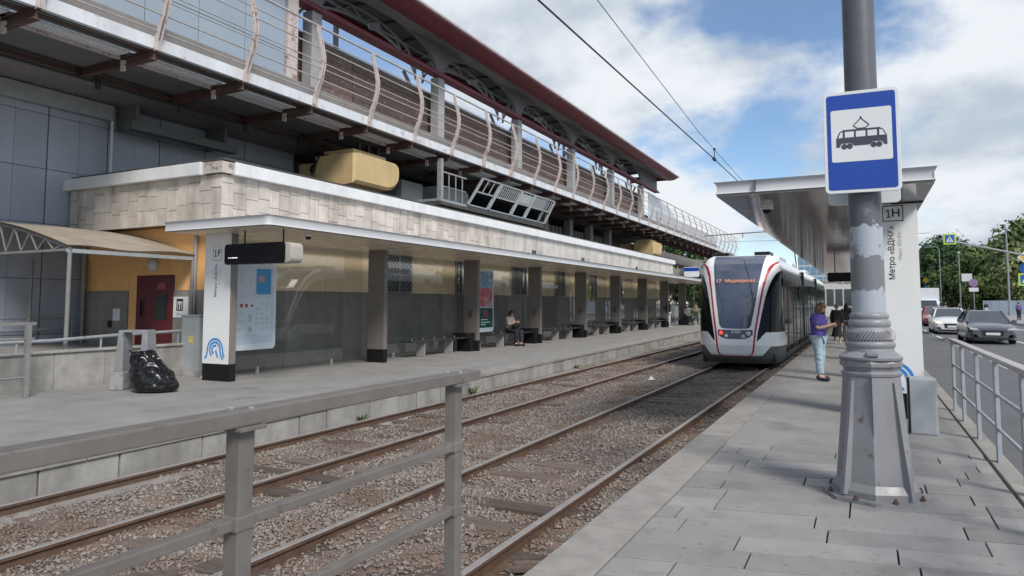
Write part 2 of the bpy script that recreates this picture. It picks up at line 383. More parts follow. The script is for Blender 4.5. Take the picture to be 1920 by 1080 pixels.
def make_track(label, xa, xb, y0, y1, sl_end, seed):
    t = thing('tram_track', label, 'track', ((xa + xb) / 2, y0, BED), 0, 'tram tracks between the platforms')
    c = (xa + xb) / 2; L = y1 - y0; hz = RAILZ - BED
    for x in (xa, xb):
        b = MB()
        prof = [(-0.075, -0.04), (0.075, -0.04), (0.075, -0.02), (0.012, 0.0), (0.012, hz - 0.045), (0.036, hz - 0.03), (0.036, hz - 0.006), (-0.036, hz - 0.006), (-0.036, hz - 0.03), (-0.012, hz - 0.045), (-0.012, 0.0), (-0.075, -0.02)]
        b.prism([(x - c + u, w) for u, w in prof], 'y', 0, L)
        r = b.build('rail', rail_side, t)
        h = MB().prism([(x - c - 0.033, hz - 0.005), (x - c + 0.033, hz - 0.005), (x - c + 0.028, hz), (x - c - 0.028, hz)], 'y', 0, L)
        h.build('rail_head', rail_top, r)
    me = MB().box(-1.3, 1.3, -0.12, 0.12, -0.14, 0.0).mesh('sleeper', sleeper_m, bevel=0.012)
    r = random.Random(seed); y = y0 + 0.4
    while y < sl_end:
        put('sleeper', me, t, (r.uniform(-.05, .05), y - y0, r.uniform(-0.012, 0.022)), (r.uniform(-.01, .01), r.uniform(-.008, .008), r.uniform(-.03, .03)))
        y += 0.62 + r.uniform(-.04, .04)
    return t
make_track('rusty tram track running beside the long left platform', -7.5, -5.98, -2, 110, 34, 1)
make_track('tram track in front of and under the white tram', -4.22, -2.66, -2, 110, 30, 2)

# --- left platform
poly = [(left_edge(-2), -2), (left_edge(60), 60), (-13.35, 60), (-13.35, 11.3), (-13.9, 11.3), (-13.9, -2)]
b = MB().prism(poly, 'z', -0.61, -0.004)
pl = b.build('platform_left', asphalt_pl); pl['kind'] = 'structure'
# flight of edge slabs facing the rails (each its own piece)
r = random.Random(11); y = 2.0
while y < 46:
    L = r.choice((0.62, 0.9, 0.9, 1.15)); g = 0.012
    x0, x1 = left_edge(y), left_edge(y + L); off = r.uniform(0, 0.018)
    b = MB().add([(x0 - .02, y + g, -.40), (x0 + .035 + off, y + g, -.40), (x1 + .035 + off, y + L - g, -.40), (x1 - .02, y + L - g, -.40),
                  (x0 - .02, y + g, -.075), (x0 + .035 + off, y + g, -.075), (x1 + .035 + off, y + L - g, -.075), (x1 - .02, y + L - g, -.075)],
                 [(0, 1, 2, 3), (7, 6, 5, 4), (0, 4, 5, 1), (1, 5, 6, 2), (2, 6, 7, 3), (3, 7, 4, 0)])
    b.build('edge_slab', edge_m, pl, bevel=0.006); y += L
y = 0.0
while y < 50:
    L = 2.4; x0, x1 = left_edge(y), left_edge(y + L)
    b = MB().add([(x0 - .34, y + .006, -.07), (x0 + .07, y + .006, -.07), (x1 + .07, y + L - .006, -.07), (x1 - .34, y + L - .006, -.07),
                  (x0 - .34, y + .006, .003), (x0 + .07, y + .006, .003), (x1 + .07, y + L - .006, .003), (x1 - .34, y + L - .006, .003)],
                 [(0, 1, 2, 3), (7, 6, 5, 4), (0, 4, 5, 1), (1, 5, 6, 2), (2, 6, 7, 3), (3, 7, 4, 0)])
    b.build('coping_slab', kerb_m, pl, bevel=0.008); y += L
b = MB()
rows = []
for i in range(64):
    y = -2 + i; x = left_edge(y)
    rows.append([(x + .06, y, -.40), (x + .45 + .02 * sin(i * 1.7), y, -.415 + .01 * sin(i)), (x + .50, y, -.50)])
b.grid(rows).build('gutter_strip', gutter_m)['kind'] = 'structure'

# --- right platform: edge stones, paving slabs close by, asphalt further on
b = MB().prism([(-1.50, -6), (1.12, -6), (1.12, 120), (-1.50, 120)], 'z', -0.61, -0.045)
pr = b.build('platform_right', joint_m); pr['kind'] = 'structure'
b = MB().prism([(-1.512, 8.6), (1.10, 9.15), (1.10, 120), (-1.512, 120)], 'z', -0.044, 0.0)
b.build('platform_surface', asphalt_pl, pr)
r = random.Random(4); y = -5.0
while y < 60:
    L = 1.0
    MB().box(-1.90, -1.522, y + .005, y + L - .005, -.55, .002 + r.uniform(0, .004)).build('edge_stone', kerb_m, pr, bevel=0.008); y += L
MB().box(-1.90, -1.522, 60, 120, -.55, .003).build('edge_stone', kerb_m, pr)
SK = 0.21                                                    # the courses run a little askew to the edge
k = 0; y = -1.4
while y < 8.5:
    x = -1.512 - r.uniform(0.0, 0.9)
    while x < 1.10:
        L = 0.98; a, c = max(x, -1.512), min(x + L, 1.10)
        if c - a > 0.05:
            g = 0.006; h = r.uniform(-.003, .003)
            yy = lambda u, v: v + SK * (u + 1.512)
            q = [(a + g, yy(a + g, y + g)), (c - g, yy(c - g, y + g)), (c - g, yy(c - g, y + .325 - g)), (a + g, yy(a + g, y + .325 - g))]
            MB().prism(q, 'z', -.044, h).build('paving_slab', slab_m, pr, bevel=0.004)
        x += L
    y += 0.325
# kerb between right platform and road
y = -4.0
while y < 40:
    MB().box(1.126, 1.30, y + .006, y + 1.0 - .006, -.6, .006).build('kerb_stone', kerb_m, pr, bevel=0.012); y += 1.0
MB().box(1.126, 1.30, 40, 200, -.6, .006).build('kerb_stone', kerb_m, pr)

# --- road and the far pavement
sheet('road', [(1.28, -30), (11.2, -30), (11.2, 70), (12.2, 84), (13.6, 115), (13.8, 205), (13.8, 420), (1.28, 420)], -0.15, asphalt_m)
far_kerb = [(11.2, -30), (11.2, 70), (12.2, 84), (13.6, 115), (13.8, 205), (13.8, 420)]
b = MB(); b.prism(far_kerb + [(140, 420), (140, -30)], 'z', -0.6, -0.01)
b.build('pavement', mat('pavement grey', (0.27, 0.265, 0.26), 0.85, var=0.12, vs=0.8))['kind'] = 'structure'
b = MB()
for (x0, y0), (x1, y1) in zip(far_kerb, far_kerb[1:]): b.bar((x0, y0, -.3), (x1, y1, -.3), .18, .6)
b.build('far_kerb', kerb_m)['kind'] = 'structure'
b = MB()
y = 14.0
while y < 130:
    b.box(3.42, 3.56, y, y + 3.0, -.149, -.146); y += 4.6
b.box(6.25, 6.39, 20, 34, -.149, -.146)
y = 37
while y < 120: b.box(6.25, 6.39, y, y + 3, -.149, -.146); y += 6
for k in range(7): b.box(6.9 + .0, 9.5, 56 + k * .9, 56.4 + k * .9, -.149, -.146)
b.build('lane_marking', paint_m)['kind'] = 'structure'

# ================================================================== STATION BUILDING (tiled parapet, gold wall, red door)
XB, YB = -13.5, 11.4            # wall facing the tracks, end wall facing the camera
XT, YT = -13.0, 11.0            # tiled parapet planes
bld = thing('station_hall', 'long low building with weathered cream tile parapet and gold wall behind the left shelter', 'building', (XB, YB, 0))
def wmat(p):
    M = Matrix.Translation(p.location) @ p.rotation_euler.to_matrix().to_4x4()
    return wmat(p.parent) @ p.matrix_parent_inverse @ M if p.parent else M
def part(b, name, m, parent=bld, **k):                # geometry given in world space
    o = b.build(name, m, parent, **k)
    if parent is not None: o.matrix_parent_inverse = wmat(parent).inverted()
    return o
part(MB().box(-18.7, XB - .02, YB + .02, 53, -.3, 4.55), 'core_wall', greywall_m)
# parapet mass and its bedding
part(MB().box(-18.72, XT - .03, YT + .03, 53, 3.50, 4.62), 'parapet', tilebed_m)
# cap
part(MB().box(-12.84, -13.3, YT + .25, 53.2, 4.60, 4.90), 'cap_flashing', whitecap_m, bevel=0.015)
part(MB().box(-18.95, XT - .55, YT - .16, YT + .3, 4.60, 4.90), 'cap_flashing', whitecap_m, bevel=0.015)
part(MB().box(-13.5, -12.90, YT - .10, YT + .22, 4.62, 4.88), 'corner_bracket', mat('rusted bracket', (0.5, 0.46, 0.42), .6, .3, patch=.4, patchcol=(.16, .09, .06), ps=9))
part(MB().box(-18.6, -12.88, YT - .06, 53.1, 4.905, 4.96), 'roof_edge', flash_m)
# tiles: upright slabs with staggered joints, end face and the nearer part of the long face
r = random.Random(21)
def tile_columns(u0, u1, w, place):
    u = u0
    while u < u1 - .05:
        ww = min(w * r.uniform(.9, 1.1), u1 - u); z = 3.50; brk = [3.5]
        zz = 3.5 + r.uniform(.14, .52)
        while zz < 4.5: brk.append(zz); zz += r.uniform(.30, .62)
        brk.append(4.60)
        for a, c in zip(brk, brk[1:]): place(u, u + ww, a, c)
        u += ww
def tile_long(a, c, z0, z1): part(MB().box(XT - .03, XT + r.uniform(0, .016), a + .006, c - .006, z0 + .006, z1 - .006), 'tile', tile_m)
def tile_end(a, c, z0, z1): part(MB().box(a + .006, c - .006, YT + .03, YT - r.uniform(0, .016), z0 + .006, z1 - .006), 'tile', tile_m)
tile_columns(YT - .0, 25.0, .36, tile_long)
tile_columns(-18.70, XT - .004, .36, tile_end)
part(MB().box(XT - .03, XT + .004, 25.0, 53, 3.50, 4.60), 'tile_cladding', tilefar_m)
# small vents / notices on the far parapet
for y in (27.6, 28.3, 33.6, 34.4, 43.2, 44.1): part(MB().box(XT + .005, XT + .03, y, y + .42, 3.62, 3.98), 'vent', flash_m if int(y) % 2 else lightgrey_m)
# soffit under the parapet, gold panels and grey stone below
part(MB().box(XB - .1, XT - .03, YT + .05, 53, 3.44, 3.495), 'parapet_soffit', tilebed_m)
ys_ = [YB, 15.05, 17.6, 19.35, 22.4, 26.6, 28.1, 31.2, 32.6, 35.6, 40, 44.5, 49, 53]
for a, c in zip(ys_, ys_[1:]): part(MB().box(XB - .02, XB, a + .008, c - .008, 1.97, 3.44), 'gold_panel', gold_m, bevel=0.004)
y = YB
while y < 53:
    part(MB().box(XB - .02, XB + .01, y + .005, min(53, y + 2.1) - .005, -.1, 1.94), 'stone_panel', greywall_m, bevel=0.004); y += 2.1
# windows with a diamond grille
winframe = mat('window steel', (0.30, 0.31, 0.31), .5, .5); winglass = mat('dark window glass', (0.05, 0.06, 0.065), .08, var=.1)
def window(y0, y1, fine):
    w = part(MB().box(XB - .01, XB + .02, y0, y1, 1.99, 3.42), 'window', winglass)
    g = MB(); x = XB + .045; H = 1.43; W = y1 - y0; s = fine; z0 = 1.99
    n = int((W + H) / s)
    for k in range(n + 1):
        a = k * s
        p = (min(a, W), max(0, a - W)); q = (max(0, a - H), min(a, H))
        g.bar((x, y0 + p[0], z0 + p[1]), (x, y0 + q[0], z0 + q[1]), .014)
        g.bar((x, y1 - p[0], z0 + p[1]), (x, y1 - q[0], z0 + q[1]), .014)
    for yy in (y0, (y0 + y1) / 2, y1): g.bar((x, yy, z0), (x, yy, z0 + H), .04)
    for zz in (z0, z0 + H): g.bar((x, y0, zz), (x, y1, zz), .04)
    part(g, 'window_grille', winframe, w)
for a, c in ((17.8, 19.15), (26.65, 28.0), (31.3, 32.5), (22.0, 22.4), (36.0, 37.2), (40.6, 41.8)): window(a, c, .17)
# end wall: orange plaster over grey stone, recessed dark red door
part(MB().box(-18.7, -16.72, YB - .02, YB + .03, 1.96, 3.5), 'plaster', orange_m)
part(MB().box(-14.98, XB - .0, YB - .02, YB + .03, 1.96, 3.5), 'plaster', orange_m)
part(MB().box(-16.718, -14.982, YB - .02, YB + .03, 2.34, 3.5), 'plaster', orange_m)
for a, c in ((-18.7, -17.7), (-17.7, -16.72), (-14.98, -14.2), (-14.2, XB)):
    part(MB().box(a + .004, c - .004, YB - .05, YB + .03, -.1, 1.955), 'stone_panel', greywall_m, bevel=.004)
part(MB().box(-16.715, -16.42, YB - .01, YB + .0, .55, 2.335), 'door_reveal', orange_m)
d = part(MB().box(-16.40, -14.985, YB - .03, YB + .05, .62, 2.33), 'door', reddoor_m, bevel=.01)
part(MB().box(-15.62, -15.25, YB - .045, YB - .03, 1.25, 1.86), 'door_window', mat('door glass', (.012, .02, .016), .12), d)
part(MB().box(-15.60, -15.30, YB - .04, YB - .03, 1.98, 2.14), 'door_notice', mat('red notice', (.32, .06, .08), .5), d)
part(MB().bar((-16.15, YB - .07, 1.3), (-16.15, YB - .07, 1.72), .03), 'door_handle', black_m, d)
tag(put('wall_lamp', MB().lathe([(0.0, 0), (.16, 0), (.17, .04), (.15, .1), (.09, .14), (.0, .15)], 24).mesh('wall_lamp', mat('opal lamp', (.55, .56, .56), .25), 40), None, (-15.75, YB - .02, 2.60), (pi / 2, 0, 0)), 'round opal wall lamp above the dark red door', 'lamp')
def sign_plate(name, label, x0, x1, z0, z1, y, m=cream_m):
    t = thing(name, label, 'sign', ((x0 + x1) / 2, y, z0))
    part(MB().box(x0, x1, y - .012, y, z0, z1), 'plate', m, t); return t
t = sign_plate('lift_sign', 'white lift pictogram sign on the wall right of the red door', -14.95, -14.42, 1.30, 1.80, YB - .055)
b = MB(); y = YB - .071
for q in ((-14.83, -14.60, 1.69, 1.73), (-14.83, -14.60, 1.46, 1.49), (-14.83, -14.80, 1.49, 1.69), (-14.63, -14.60, 1.49, 1.69), (-14.83, -14.60, 1.72, 1.75)): b.box(q[0], q[1], y, y + .003, q[2], q[3])
for x in (-14.755, -14.675): b.box(x - .02, x + .02, y, y + .003, 1.50, 1.62); b.box(x - .012, x + .012, y, y + .003, 1.63, 1.66)
part(b, 'pictogram', ink_m, t)
o = text('Лифт', .075, ink_m, t, face_my(-14.73, y, 1.38)); o.matrix_parent_inverse = Matrix.Translation(t.location).inverted()
t = sign_plate('notice', 'small white paper notice on grey stone left of the red door', -17.25, -16.98, 1.20, 1.50, YB - .055)
b = MB()
for k in range(5): b.box(-17.22, -17.22 + (.2, .15, .18, .1, .16)[k], YB - .071, YB - .068, 1.44 - k * .045, 1.452 - k * .045)
part(b, 'print', inkg_m, t)['kind'] = 'stuff'
tag(MB().box(-17.42, -17.30, YB - .09, YB - .055, 1.02, 1.2).build('intercom', black_m, bevel=.01), 'black intercom box below the paper notice by the door', 'intercom')
# downpipes on the end wall
for x, lab in ((-14.18, 'thin grey downpipe right of the lift sign on the orange wall'), (-18.45, 'thin grey downpipe at the left end of the orange wall')):
    b = MB().tube([(x, YB - .10, .3), (x, YB - .10, 3.45)], .04, 10)
    tag(b.build('downpipe', galv_m, smooth=60), lab, 'pipe')

# ================================================================== BLUE-GREY PANEL WALL behind
pw = thing('panel_wall', 'tall wall of blue grey cladding panels at the far left', 'wall', (-18.8, 9, 0))
XP = -18.8
part(MB().box(XP - .6, XP - .02, -6, 19.2, -.3, 8.2), 'backing', seam_m, pw)
zs = [-.1, .85, 2.27, 3.69, 5.11, 6.53, 8.1]
yk = [-2.4 + 1.6 * k for k in range(13)]; yk = [v for v in yk] + [19.1]
for a, c in zip(yk, yk[1:]):
    for z0, z1 in zip(zs, zs[1:]):
        mid = (a + c) / 2
        for p, q in ((a, mid), (mid, c)):
            part(MB().box(XP - .02, XP + .006, p + (.016 if p == a else .004), q - (.016 if q == c else .004), z0 + .008, z1 - .008), 'cladding_panel', paneln_m, pw)
b = MB().box(-18.55, -18.78, 4, 12.0, 6.72, 7.15); tag(b.build('cable_duct', lightgrey_m, bevel=.02), 'long grey cable duct high on the panel wall at far left', 'duct')
b = MB().box(-17.75, -18.1, 12.0, 15.6, 6.42, 6.66); b.box(-17.9, -18.76, 12.2, 12.3, 6.5, 7.2); b.box(-17.9, -18.76, 15.2, 15.3, 6.5, 7.2)
tag(b.build('light_trough', soffgrey_m, bevel=.01), 'hanging grey light trough above the tiled parapet', 'light fixture')
b = MB().tube([(-18.55, 11.95, 4.9), (-18.55, 11.95, 6.7)], .035, 8); tag(b.build('conduit', white_m, smooth=60), 'thin pale vertical conduit on the panel wall above the parapet cap', 'pipe')

# ================================================================== RAMP, AWNING, SMALL THINGS at the left
rw = thing('ramp_wall', 'low concrete ramp wall with handrail in front of the red door', 'wall', (-14.0, 8, 0))
y = 2.0; r = random.Random(8)
while y < 11.3:
    L = min(r.choice((.9, 1.0, .75)), 11.3 - y)
    part(MB().box(-14.14, -13.98 + r.uniform(0, .012), y + .005, y + L - .005, -.2, .68), 'concrete_panel', edge_m, rw, bevel=.006); y += L
part(MB().box(-14.2, -13.93, 2, 11.32, .682, .73), 'coping', edge_m, rw, bevel=.01)
part(MB().box(-18.7, -14.15, 2, YB - .06, .2, .60), 'ramp_floor', asphalt_pl, rw)
hr = MB().tube([(-14.05, 2, .92), (-14.05, 8.0, .92), (-14.05, 9.2, .97), (-14.05, 11.3, 1.02)], .035, 10)
for y in (2.6, 4.2, 5.8, 7.4, 9.0, 10.8): hr.tube([(-14.05, y, .72), (-14.05, y, .93)], .022, 8)
part(hr, 'handrail', galv_m, rw, smooth=60)
hr = MB().tube([(-18.4, 2, 1.28), (-18.4, 11.0, 1.28)], .03, 8).tube([(-18.4, 2, .98), (-18.4, 11.0, .98)], .03, 8)
for y in (3, 5, 7, 8.2, 9.9, 11): hr.tube([(-18.4, y, .58), (-18.4, y, 1.3)], .025, 8)
part(hr, 'back_handrail', galv_m, rw, smooth=60)

awpost_m = mat('grey brown post paint', (.20, .195, .19), .5, var=.15, vs=5)
aw = thing('entrance_awning', 'curved beige sheet awning on thin posts over the ramp', 'awning', (-14.2, 8.4, .6))
def arc(t): return (-14.15 - 4.6 * t, 2.78 + .75 * sin(t * 1.75) - .02 * t)
n = 16
def sheet_rows(dz):
    R = []
    for i in range(n + 1):
        t = i / n; x, z = arc(t)
        R.append([(x, y, z + dz + .025 * sin(y * 3.1 + 4 * t) * (1 - t)) for y in [8.3 + 3.05 * k / 12 for k in range(13)]])
    return R
b = MB().grid(sheet_rows(0)).grid(sheet_rows(.02)); part(b, 'roof_sheet', awning_m, aw, smooth=60, fix=False)
b = MB()
for y in (8.36,):
    b.bar((-14.2, y, 2.72), (-18.7, y, 2.72), .05); b.tube([(arc(i / 8)[0], y, arc(i / 8)[1] - .04) for i in range(9)], .025, 6)
    for k in range(8):
        x, z = arc((k + .5) / 8); b.bar((arc(k / 8)[0], y, 2.74), (x, y, z - .04), .025); b.bar((x, y, z - .04), (arc((k + 1) / 8)[0], y, 2.74), .025)
part(b, 'truss', awpost_m, aw)
for x, y in ((-14.2, 8.38), (-14.2, 11.25), (-18.3, 9.9), (-18.3, 11.2)):
    part(MB().tube([(x, y, .6), (x, y, 2.74)], .042, 10), 'post', awpost_m, aw, smooth=60)
part(MB().box(-14.23, -14.17, 8.32, 11.33, 2.66, 2.74), 'edge_beam', lightgrey_m, aw)

# railing at the extreme left
t = thing('side_railing', 'short grey steel railing section cut by the left edge of the view', 'railing', (-13.3, 6.6, 0))
b = MB().box(-13.16, -13.08, 7.05, 7.13, 0, 1.30); part(b, 'post', awpost_m, t)
for z in (.35, .75, 1.02, 1.26): part(MB().box(-13.30, -13.17, 5.0, 7.25, z, z + .05) if z > 1.2 else MB().tube([(-13.14, 5, z), (-13.14, 7.2, z)], .022, 8), 'rail', awpost_m, t)

# bin frame + bag + cabinet + scrap
binpaint_m = mat('bin grey paint', (.235, .245, .255), .5, var=.14, vs=5, streak=.4, dirt=(.13, .13, .13), patch=.08, patchcol=(.13, .11, .1), ps=8)
t = thing('litter_bin', 'grey arch shaped litter bin holder behind the black bag', 'bin', (-12.55, 8.75, 0))
def leg(yc):
    return MB().add([(-.19, yc - .10, 0), (.19, yc - .10, 0), (.19, yc + .10, 0), (-.19, yc + .10, 0), (-.165, yc * .9 - .05, 1.12), (.165, yc * .9 - .05, 1.12), (.165, yc * .9 + .05, 1.12), (-.165, yc * .9 + .05, 1.12)],
                    [(0, 3, 2, 1), (4, 5, 6, 7), (0, 1, 5, 4), (1, 2, 6, 5), (2, 3, 7, 6), (3, 0, 4, 7)])
for yc in (-.25, .25): leg(yc).build('leg_plate', binpaint_m, t, bevel=.02)
MB().box(-.165, .165, -.275, .275, 1.085, 1.13).build('top_hoop', binpaint_m, t, bevel=.015)
for yc in (-.25, .25): MB().box(-.225, .225, yc - .13, yc + .13, 0, .34).build('concrete_foot', mat('worn concrete', (.27, .275, .28), .85, var=.3, vs=6, patch=.3, patchcol=(.18, .18, .18), ps=6) if 'worn concrete' not in MATS else MATS['worn concrete'], t, bevel=.02)
t.rotation_euler = (0, 0, radians(-63))
def bin_bag(loc):
    rows = []; n = 110
    # (half width, half depth, sideways shift, height): a slumped sack, its mouth drooping towards the holder
    prof = [(.04, .04, .08, .0), (.30, .20, .07, .0), (.39, .27, .07, .035), (.425, .30, .06, .11), (.42, .30, .03, .21), (.39, .28, -.01, .32), (.345, .25, -.06, .43), (.295, .22, -.11, .53), (.25, .185, -.15, .61), (.225, .16, -.18, .67), (.24, .165, -.20, .72), (.25, .17, -.21, .75), (.22, .14, -.20, .74), (.14, .09, -.19, .69), (.03, .02, -.18, .67)]
    m = 64
    for i in range(m + 1):
        t = i / m * (len(prof) - 1); j = min(int(t), len(prof) - 2); f = t - j; R, Dp, sx, z = [prof[j][q] * (1 - f) + prof[j + 1][q] * f for q in range(4)]
        row = []
        for k in range(n):
            a = 2 * pi * k / n; p = Vector((R * cos(a) + sx, Dp * sin(a), z))
            fold = abs(mnoise.noise(Vector((a * 1.1 + z * 2.2, z * 3.0, 3.1)))) * .9 + abs(mnoise.noise(p * 7.0)) * .6 + abs(mnoise.noise(p * 15.0)) * .25
            amp = .075 * min(1, z / .10 + .15); dirv = Vector((cos(a) * Dp, sin(a) * R, .0)).normalized()
            p = p + dirv * (fold - .42) * amp * (1.3 if z > .55 else 1); p.z += (.05 * mnoise.noise(Vector((a * 1.3, 5.0, z))) if z > .6 else 0)
            p.z = max(.0, p.z); row.append(p)
        rows.append(row)
    o = MB().grid(rows, True).build('bin_bag', bag_m, smooth=60, loc=loc)
    o.rotation_euler = (0, 0, radians(27)); return tag(o, 'sagging open black plastic bin bag leaning on the grey litter bin', 'bin bag')
bin_bag((-11.88, 8.62, 0.003))
t = thing('utility_cabinet', 'narrow pale grey utility cabinet between ramp wall and white column', 'cabinet', (-13.72, 11.05, 0))
MB().box(-.30, .30, -.2, .2, .0, .12).build('plinth', edge_m, t); MB().box(-.29, .29, -.19, .19, .12, 1.34).build('body', lightgrey_m, t, bevel=.01)
MB().box(-.31, .31, -.21, .21, 1.34, 1.38).build('lid', lightgrey_m, t, bevel=.01); MB().box(-.04, .10, -.195, -.19, .75, .90).build('warning_label', mat('yellow label', (.62, .50, .14), .5), t)
b = MB().add([(0, 0, 0), (.16, .02, 0), (.12, .14, .0), (.05, .05, .12)], [(0, 1, 3), (1, 2, 3), (2, 0, 3), (0, 2, 1)])
tag(b.build('paper_scrap', cream_m, loc=(-13.05, 10.62, .004)), 'crumpled white paper scrap on the ground by the utility cabinet', 'litter')

# ================================================================== LEFT SHELTER
def wtext(body, size, m, parent, M4, **k):
    o = text(body, size, m, parent, M4, **k); o.matrix_parent_inverse = wmat(parent).inverted(); return o
def wave_emblem(M4, s, m, parent):
    b = MB()
    def stroke(pts, w):
        P = [Vector((p[0] * s, p[1] * s, 0)) for p in pts]; L, R = [], []
        for i, p in enumerate(P):
            d = (P[min(i + 1, len(P) - 1)] - P[max(i - 1, 0)]).normalized(); n = Vector((-d.y, d.x, 0)) * w * s / 2
            L.append(M4 @ (p + n)); R.append(M4 @ (p - n))
        b.grid([L, R])
    def curl(r, a0, a1, tail):
        pts = [(r * cos(radians(a)), r * sin(radians(a))) for a in [a0 + (a1 - a0) * i / 18 for i in range(19)]]
        return pts + tail
    stroke([(-1.15, -.75), (-.98, -.55), (-.9, -.25)] + curl(.86, 170, 20, [(.9, .0), (.95, -.35), (1.1, -.6)]), .16)
    stroke(curl(.60, 235, 10, [(.62, -.1), (.72, -.5), (.95, -.8)]), .16)
    stroke(curl(.33, 250, 60, []), .16)
    stroke([(.12, -.05), (.2, -.35), (.38, -.62)], .16)
    o = b.build('emblem', m, parent, fix=False); o.matrix_parent_inverse = wmat(parent).inverted(); return o

SZ = 3.14
sh = thing('tram_shelter', 'long left tram shelter with thin white rounded canopy and glass back wall', 'shelter', (-12.3, 10, 0))
# canopy: thin slab with a rounded nose along the edge and a rounded outer corner
def canopy_outline(x0, x1, y0, y1, rc, off):
    pts = []
    for k in range(9):
        a = -pi / 2 + pi / 2 * k / 8; pts.append((x1 - rc + (rc - off) * cos(a), y0 + rc + (rc - off) * sin(a)))
    pts += [(x1 - off, y1), (x0, y1), (x0, y0 + off)]
    return pts
def canopy(x0, x1, y0, y1, z0, z1, rc, m, parent, concave=False):
    rows = []; prof = []
    H = z1 - z0
    for k in range(9):
        a = pi * k / 8
        off = .032 * sin(a) + .02 * (1 - k / 8)
        prof.append((off, z0 + H * (1 - cos(a)) / 2))
    for off, z in prof: rows.append([(x, y, z) for x, y in canopy_outline(x0, x1, y0, y1, rc, off)])
    b = MB().grid(rows, True)
    n = len(rows[0]); b.add([p for p in rows[-1]], [list(range(n))])
    o = part(b, 'canopy', m, parent, smooth=50); return o
canopy(-12.98, -10.0, 9.55, 57, SZ, SZ + .19, .16, canopy_m, sh)
for y in [9.70] + [12.0 + 2.6 * k for k in range(16)]:
    y2 = min(12.0 if y < 10 else y + 2.6, 56.8)
    part(MB().box(-12.95, -10.16, y + .006, y2 - .006, SZ - .012, SZ + .01), 'soffit_panel', soffit_m, sh)
YC = [10.42 + 5.25 * k for k in range(9)]
colmesh = {}
for k, y in enumerate(YC):
    x0 = -12.74 if k == 0 else -12.50
    m = cream_m if k == 0 else steeldk_m
    c = part(MB().box(x0, -11.93, y, y + .16, .36, SZ - .013), 'column', steeldk_m, sh, bevel=.012)
    part(MB().box(x0 - .004, -11.926, y - .004, y + .164, 0, .359), 'column_plinth', black_m, c)
    if k == 0:
        part(MB().box(x0 - .006, -11.96, y - .012, y - .002, .36, SZ - .015), 'white_panel', cream_m, c)
        b = MB(); yy = y - .017
        for q in ((-12.50, -12.24, 2.86, 2.872), (-12.50, -12.24, 2.558, 2.57), (-12.50, -12.488, 2.57, 2.86), (-12.252, -12.24, 2.57, 2.86)): b.box(q[0], q[1], yy, yy + .003, q[2], q[3])
        part(b, 'letter_frame', inkg_m, c)
        wtext('F', .19, ink_m, c, face_my(-12.315, yy, 2.715), bold=.003); o = digit_one(.135, ink_m, c, face_my(-12.42, yy, 2.715)); o.matrix_parent_inverse = wmat(c).inverted()
        wtext('Метро «ВДНХ»', .098, ink_m, c, face_my(-12.39, yy, 2.13, pi / 2))
        wtext('Metro VDNKh', .062, inkg_m, c, face_my(-12.27, yy, 2.23, pi / 2))
        wave_emblem(face_my(-12.36, yy, .66), .26, swirl_m, c)
    elif k >= 2:
        b = MB().box(-12.30, -12.14, y - .007, y - .003, 1.15, 1.42); part(b, 'number_plate', mat('column notice', (.11, .105, .10), .5) if k == 2 else MATS['column notice'], c)
        o = digit_one(.14, ink_m, c, face_my(-12.22, y - .010, 1.285)); o.matrix_parent_inverse = wmat(c).inverted()
# back glass: panes between the columns with small feet
for k, y in enumerate(YC[:-1]):
    a = y + .18; c = YC[k + 1] - .02; n = 2
    for j in range(n):
        p = a + (c - a) * j / n; q = a + (c - a) * (j + 1) / n
        part(MB().box(-12.666, -12.654, p + .012, q - .012, .14, SZ - .02), 'glass_pane', glass_m, sh)
        part(MB().box(-12.69, -12.63, (p + q) / 2 - .02, (p + q) / 2 + .02, 0, .17), 'pane_foot', steel_m, sh)
# the glass end post
# benches (each its own thing)
bm_ = {}
def bench(k, label):
    y1 = YC[k] - .02; L = 3.65
    t = thing('bench', label, 'bench', (-12.28, y1 - L / 2, 0), 0, 'benches along the left shelter')
    if not bm_:
        bm_['seat'] = MB().box(-.235, .235, -L / 2, L / 2 - .35, .455, .50).mesh('seat', seat_m, bevel=.012)
        bm_['leg'] = MB().box(-.16, .16, -.018, .018, .0, .452).mesh('leg', steel_m, bevel=.004)
        bm_['end_block'] = MB().add([(-.26, L / 2 - .62, .50), (.26, L / 2 - .62, .50), (.26, L / 2 - .62, .62), (-.26, L / 2 - .62, .62), (-.26, L / 2, .0), (.26, L / 2, .0), (.26, L / 2, .62), (-.26, L / 2, .62), (-.26, L / 2 - .34, .0), (.26, L / 2 - .34, .0), (-.26, L / 2 - .34, .5), (.26, L / 2 - .34, .5)],
                [(0, 1, 2, 3), (3, 2, 6, 7), (4, 7, 6, 5), (8, 4, 5, 9), (10, 8, 9, 11), (0, 10, 11, 1), (0, 3, 7, 4, 8, 10), (1, 11, 9, 5, 6, 2)]).mesh('end_block', black_m)
        bm_['stud'] = MB().lathe([(.018, 0), (.022, .02), (.012, .05), (.002, .055)], 10).mesh('stud', steel_m, 50)
    put('seat', bm_['seat'], t); put('end_block', bm_['end_block'], t)
    for yy in (-L / 2 + .75, -L / 2 + 2.35): put('leg', bm_['leg'], t, (0, yy, 0))
    for j in range(5): put('stud', bm_['stud'], t, (-.16, -L / 2 + .5 + j * .62, .50))
    return t
for k, lab in ((2, 'first dark bench, empty, nearest the white 1F column'), (3, 'second dark bench, with the seated woman on it'), (4, 'third dark bench, just beyond the seated woman'), (5, 'fourth dark bench from the white 1F column'), (6, 'fifth dark bench from the white 1F column'), (7, 'farthest dark bench, next to the person in black by the columns')):
    bench(k, lab)
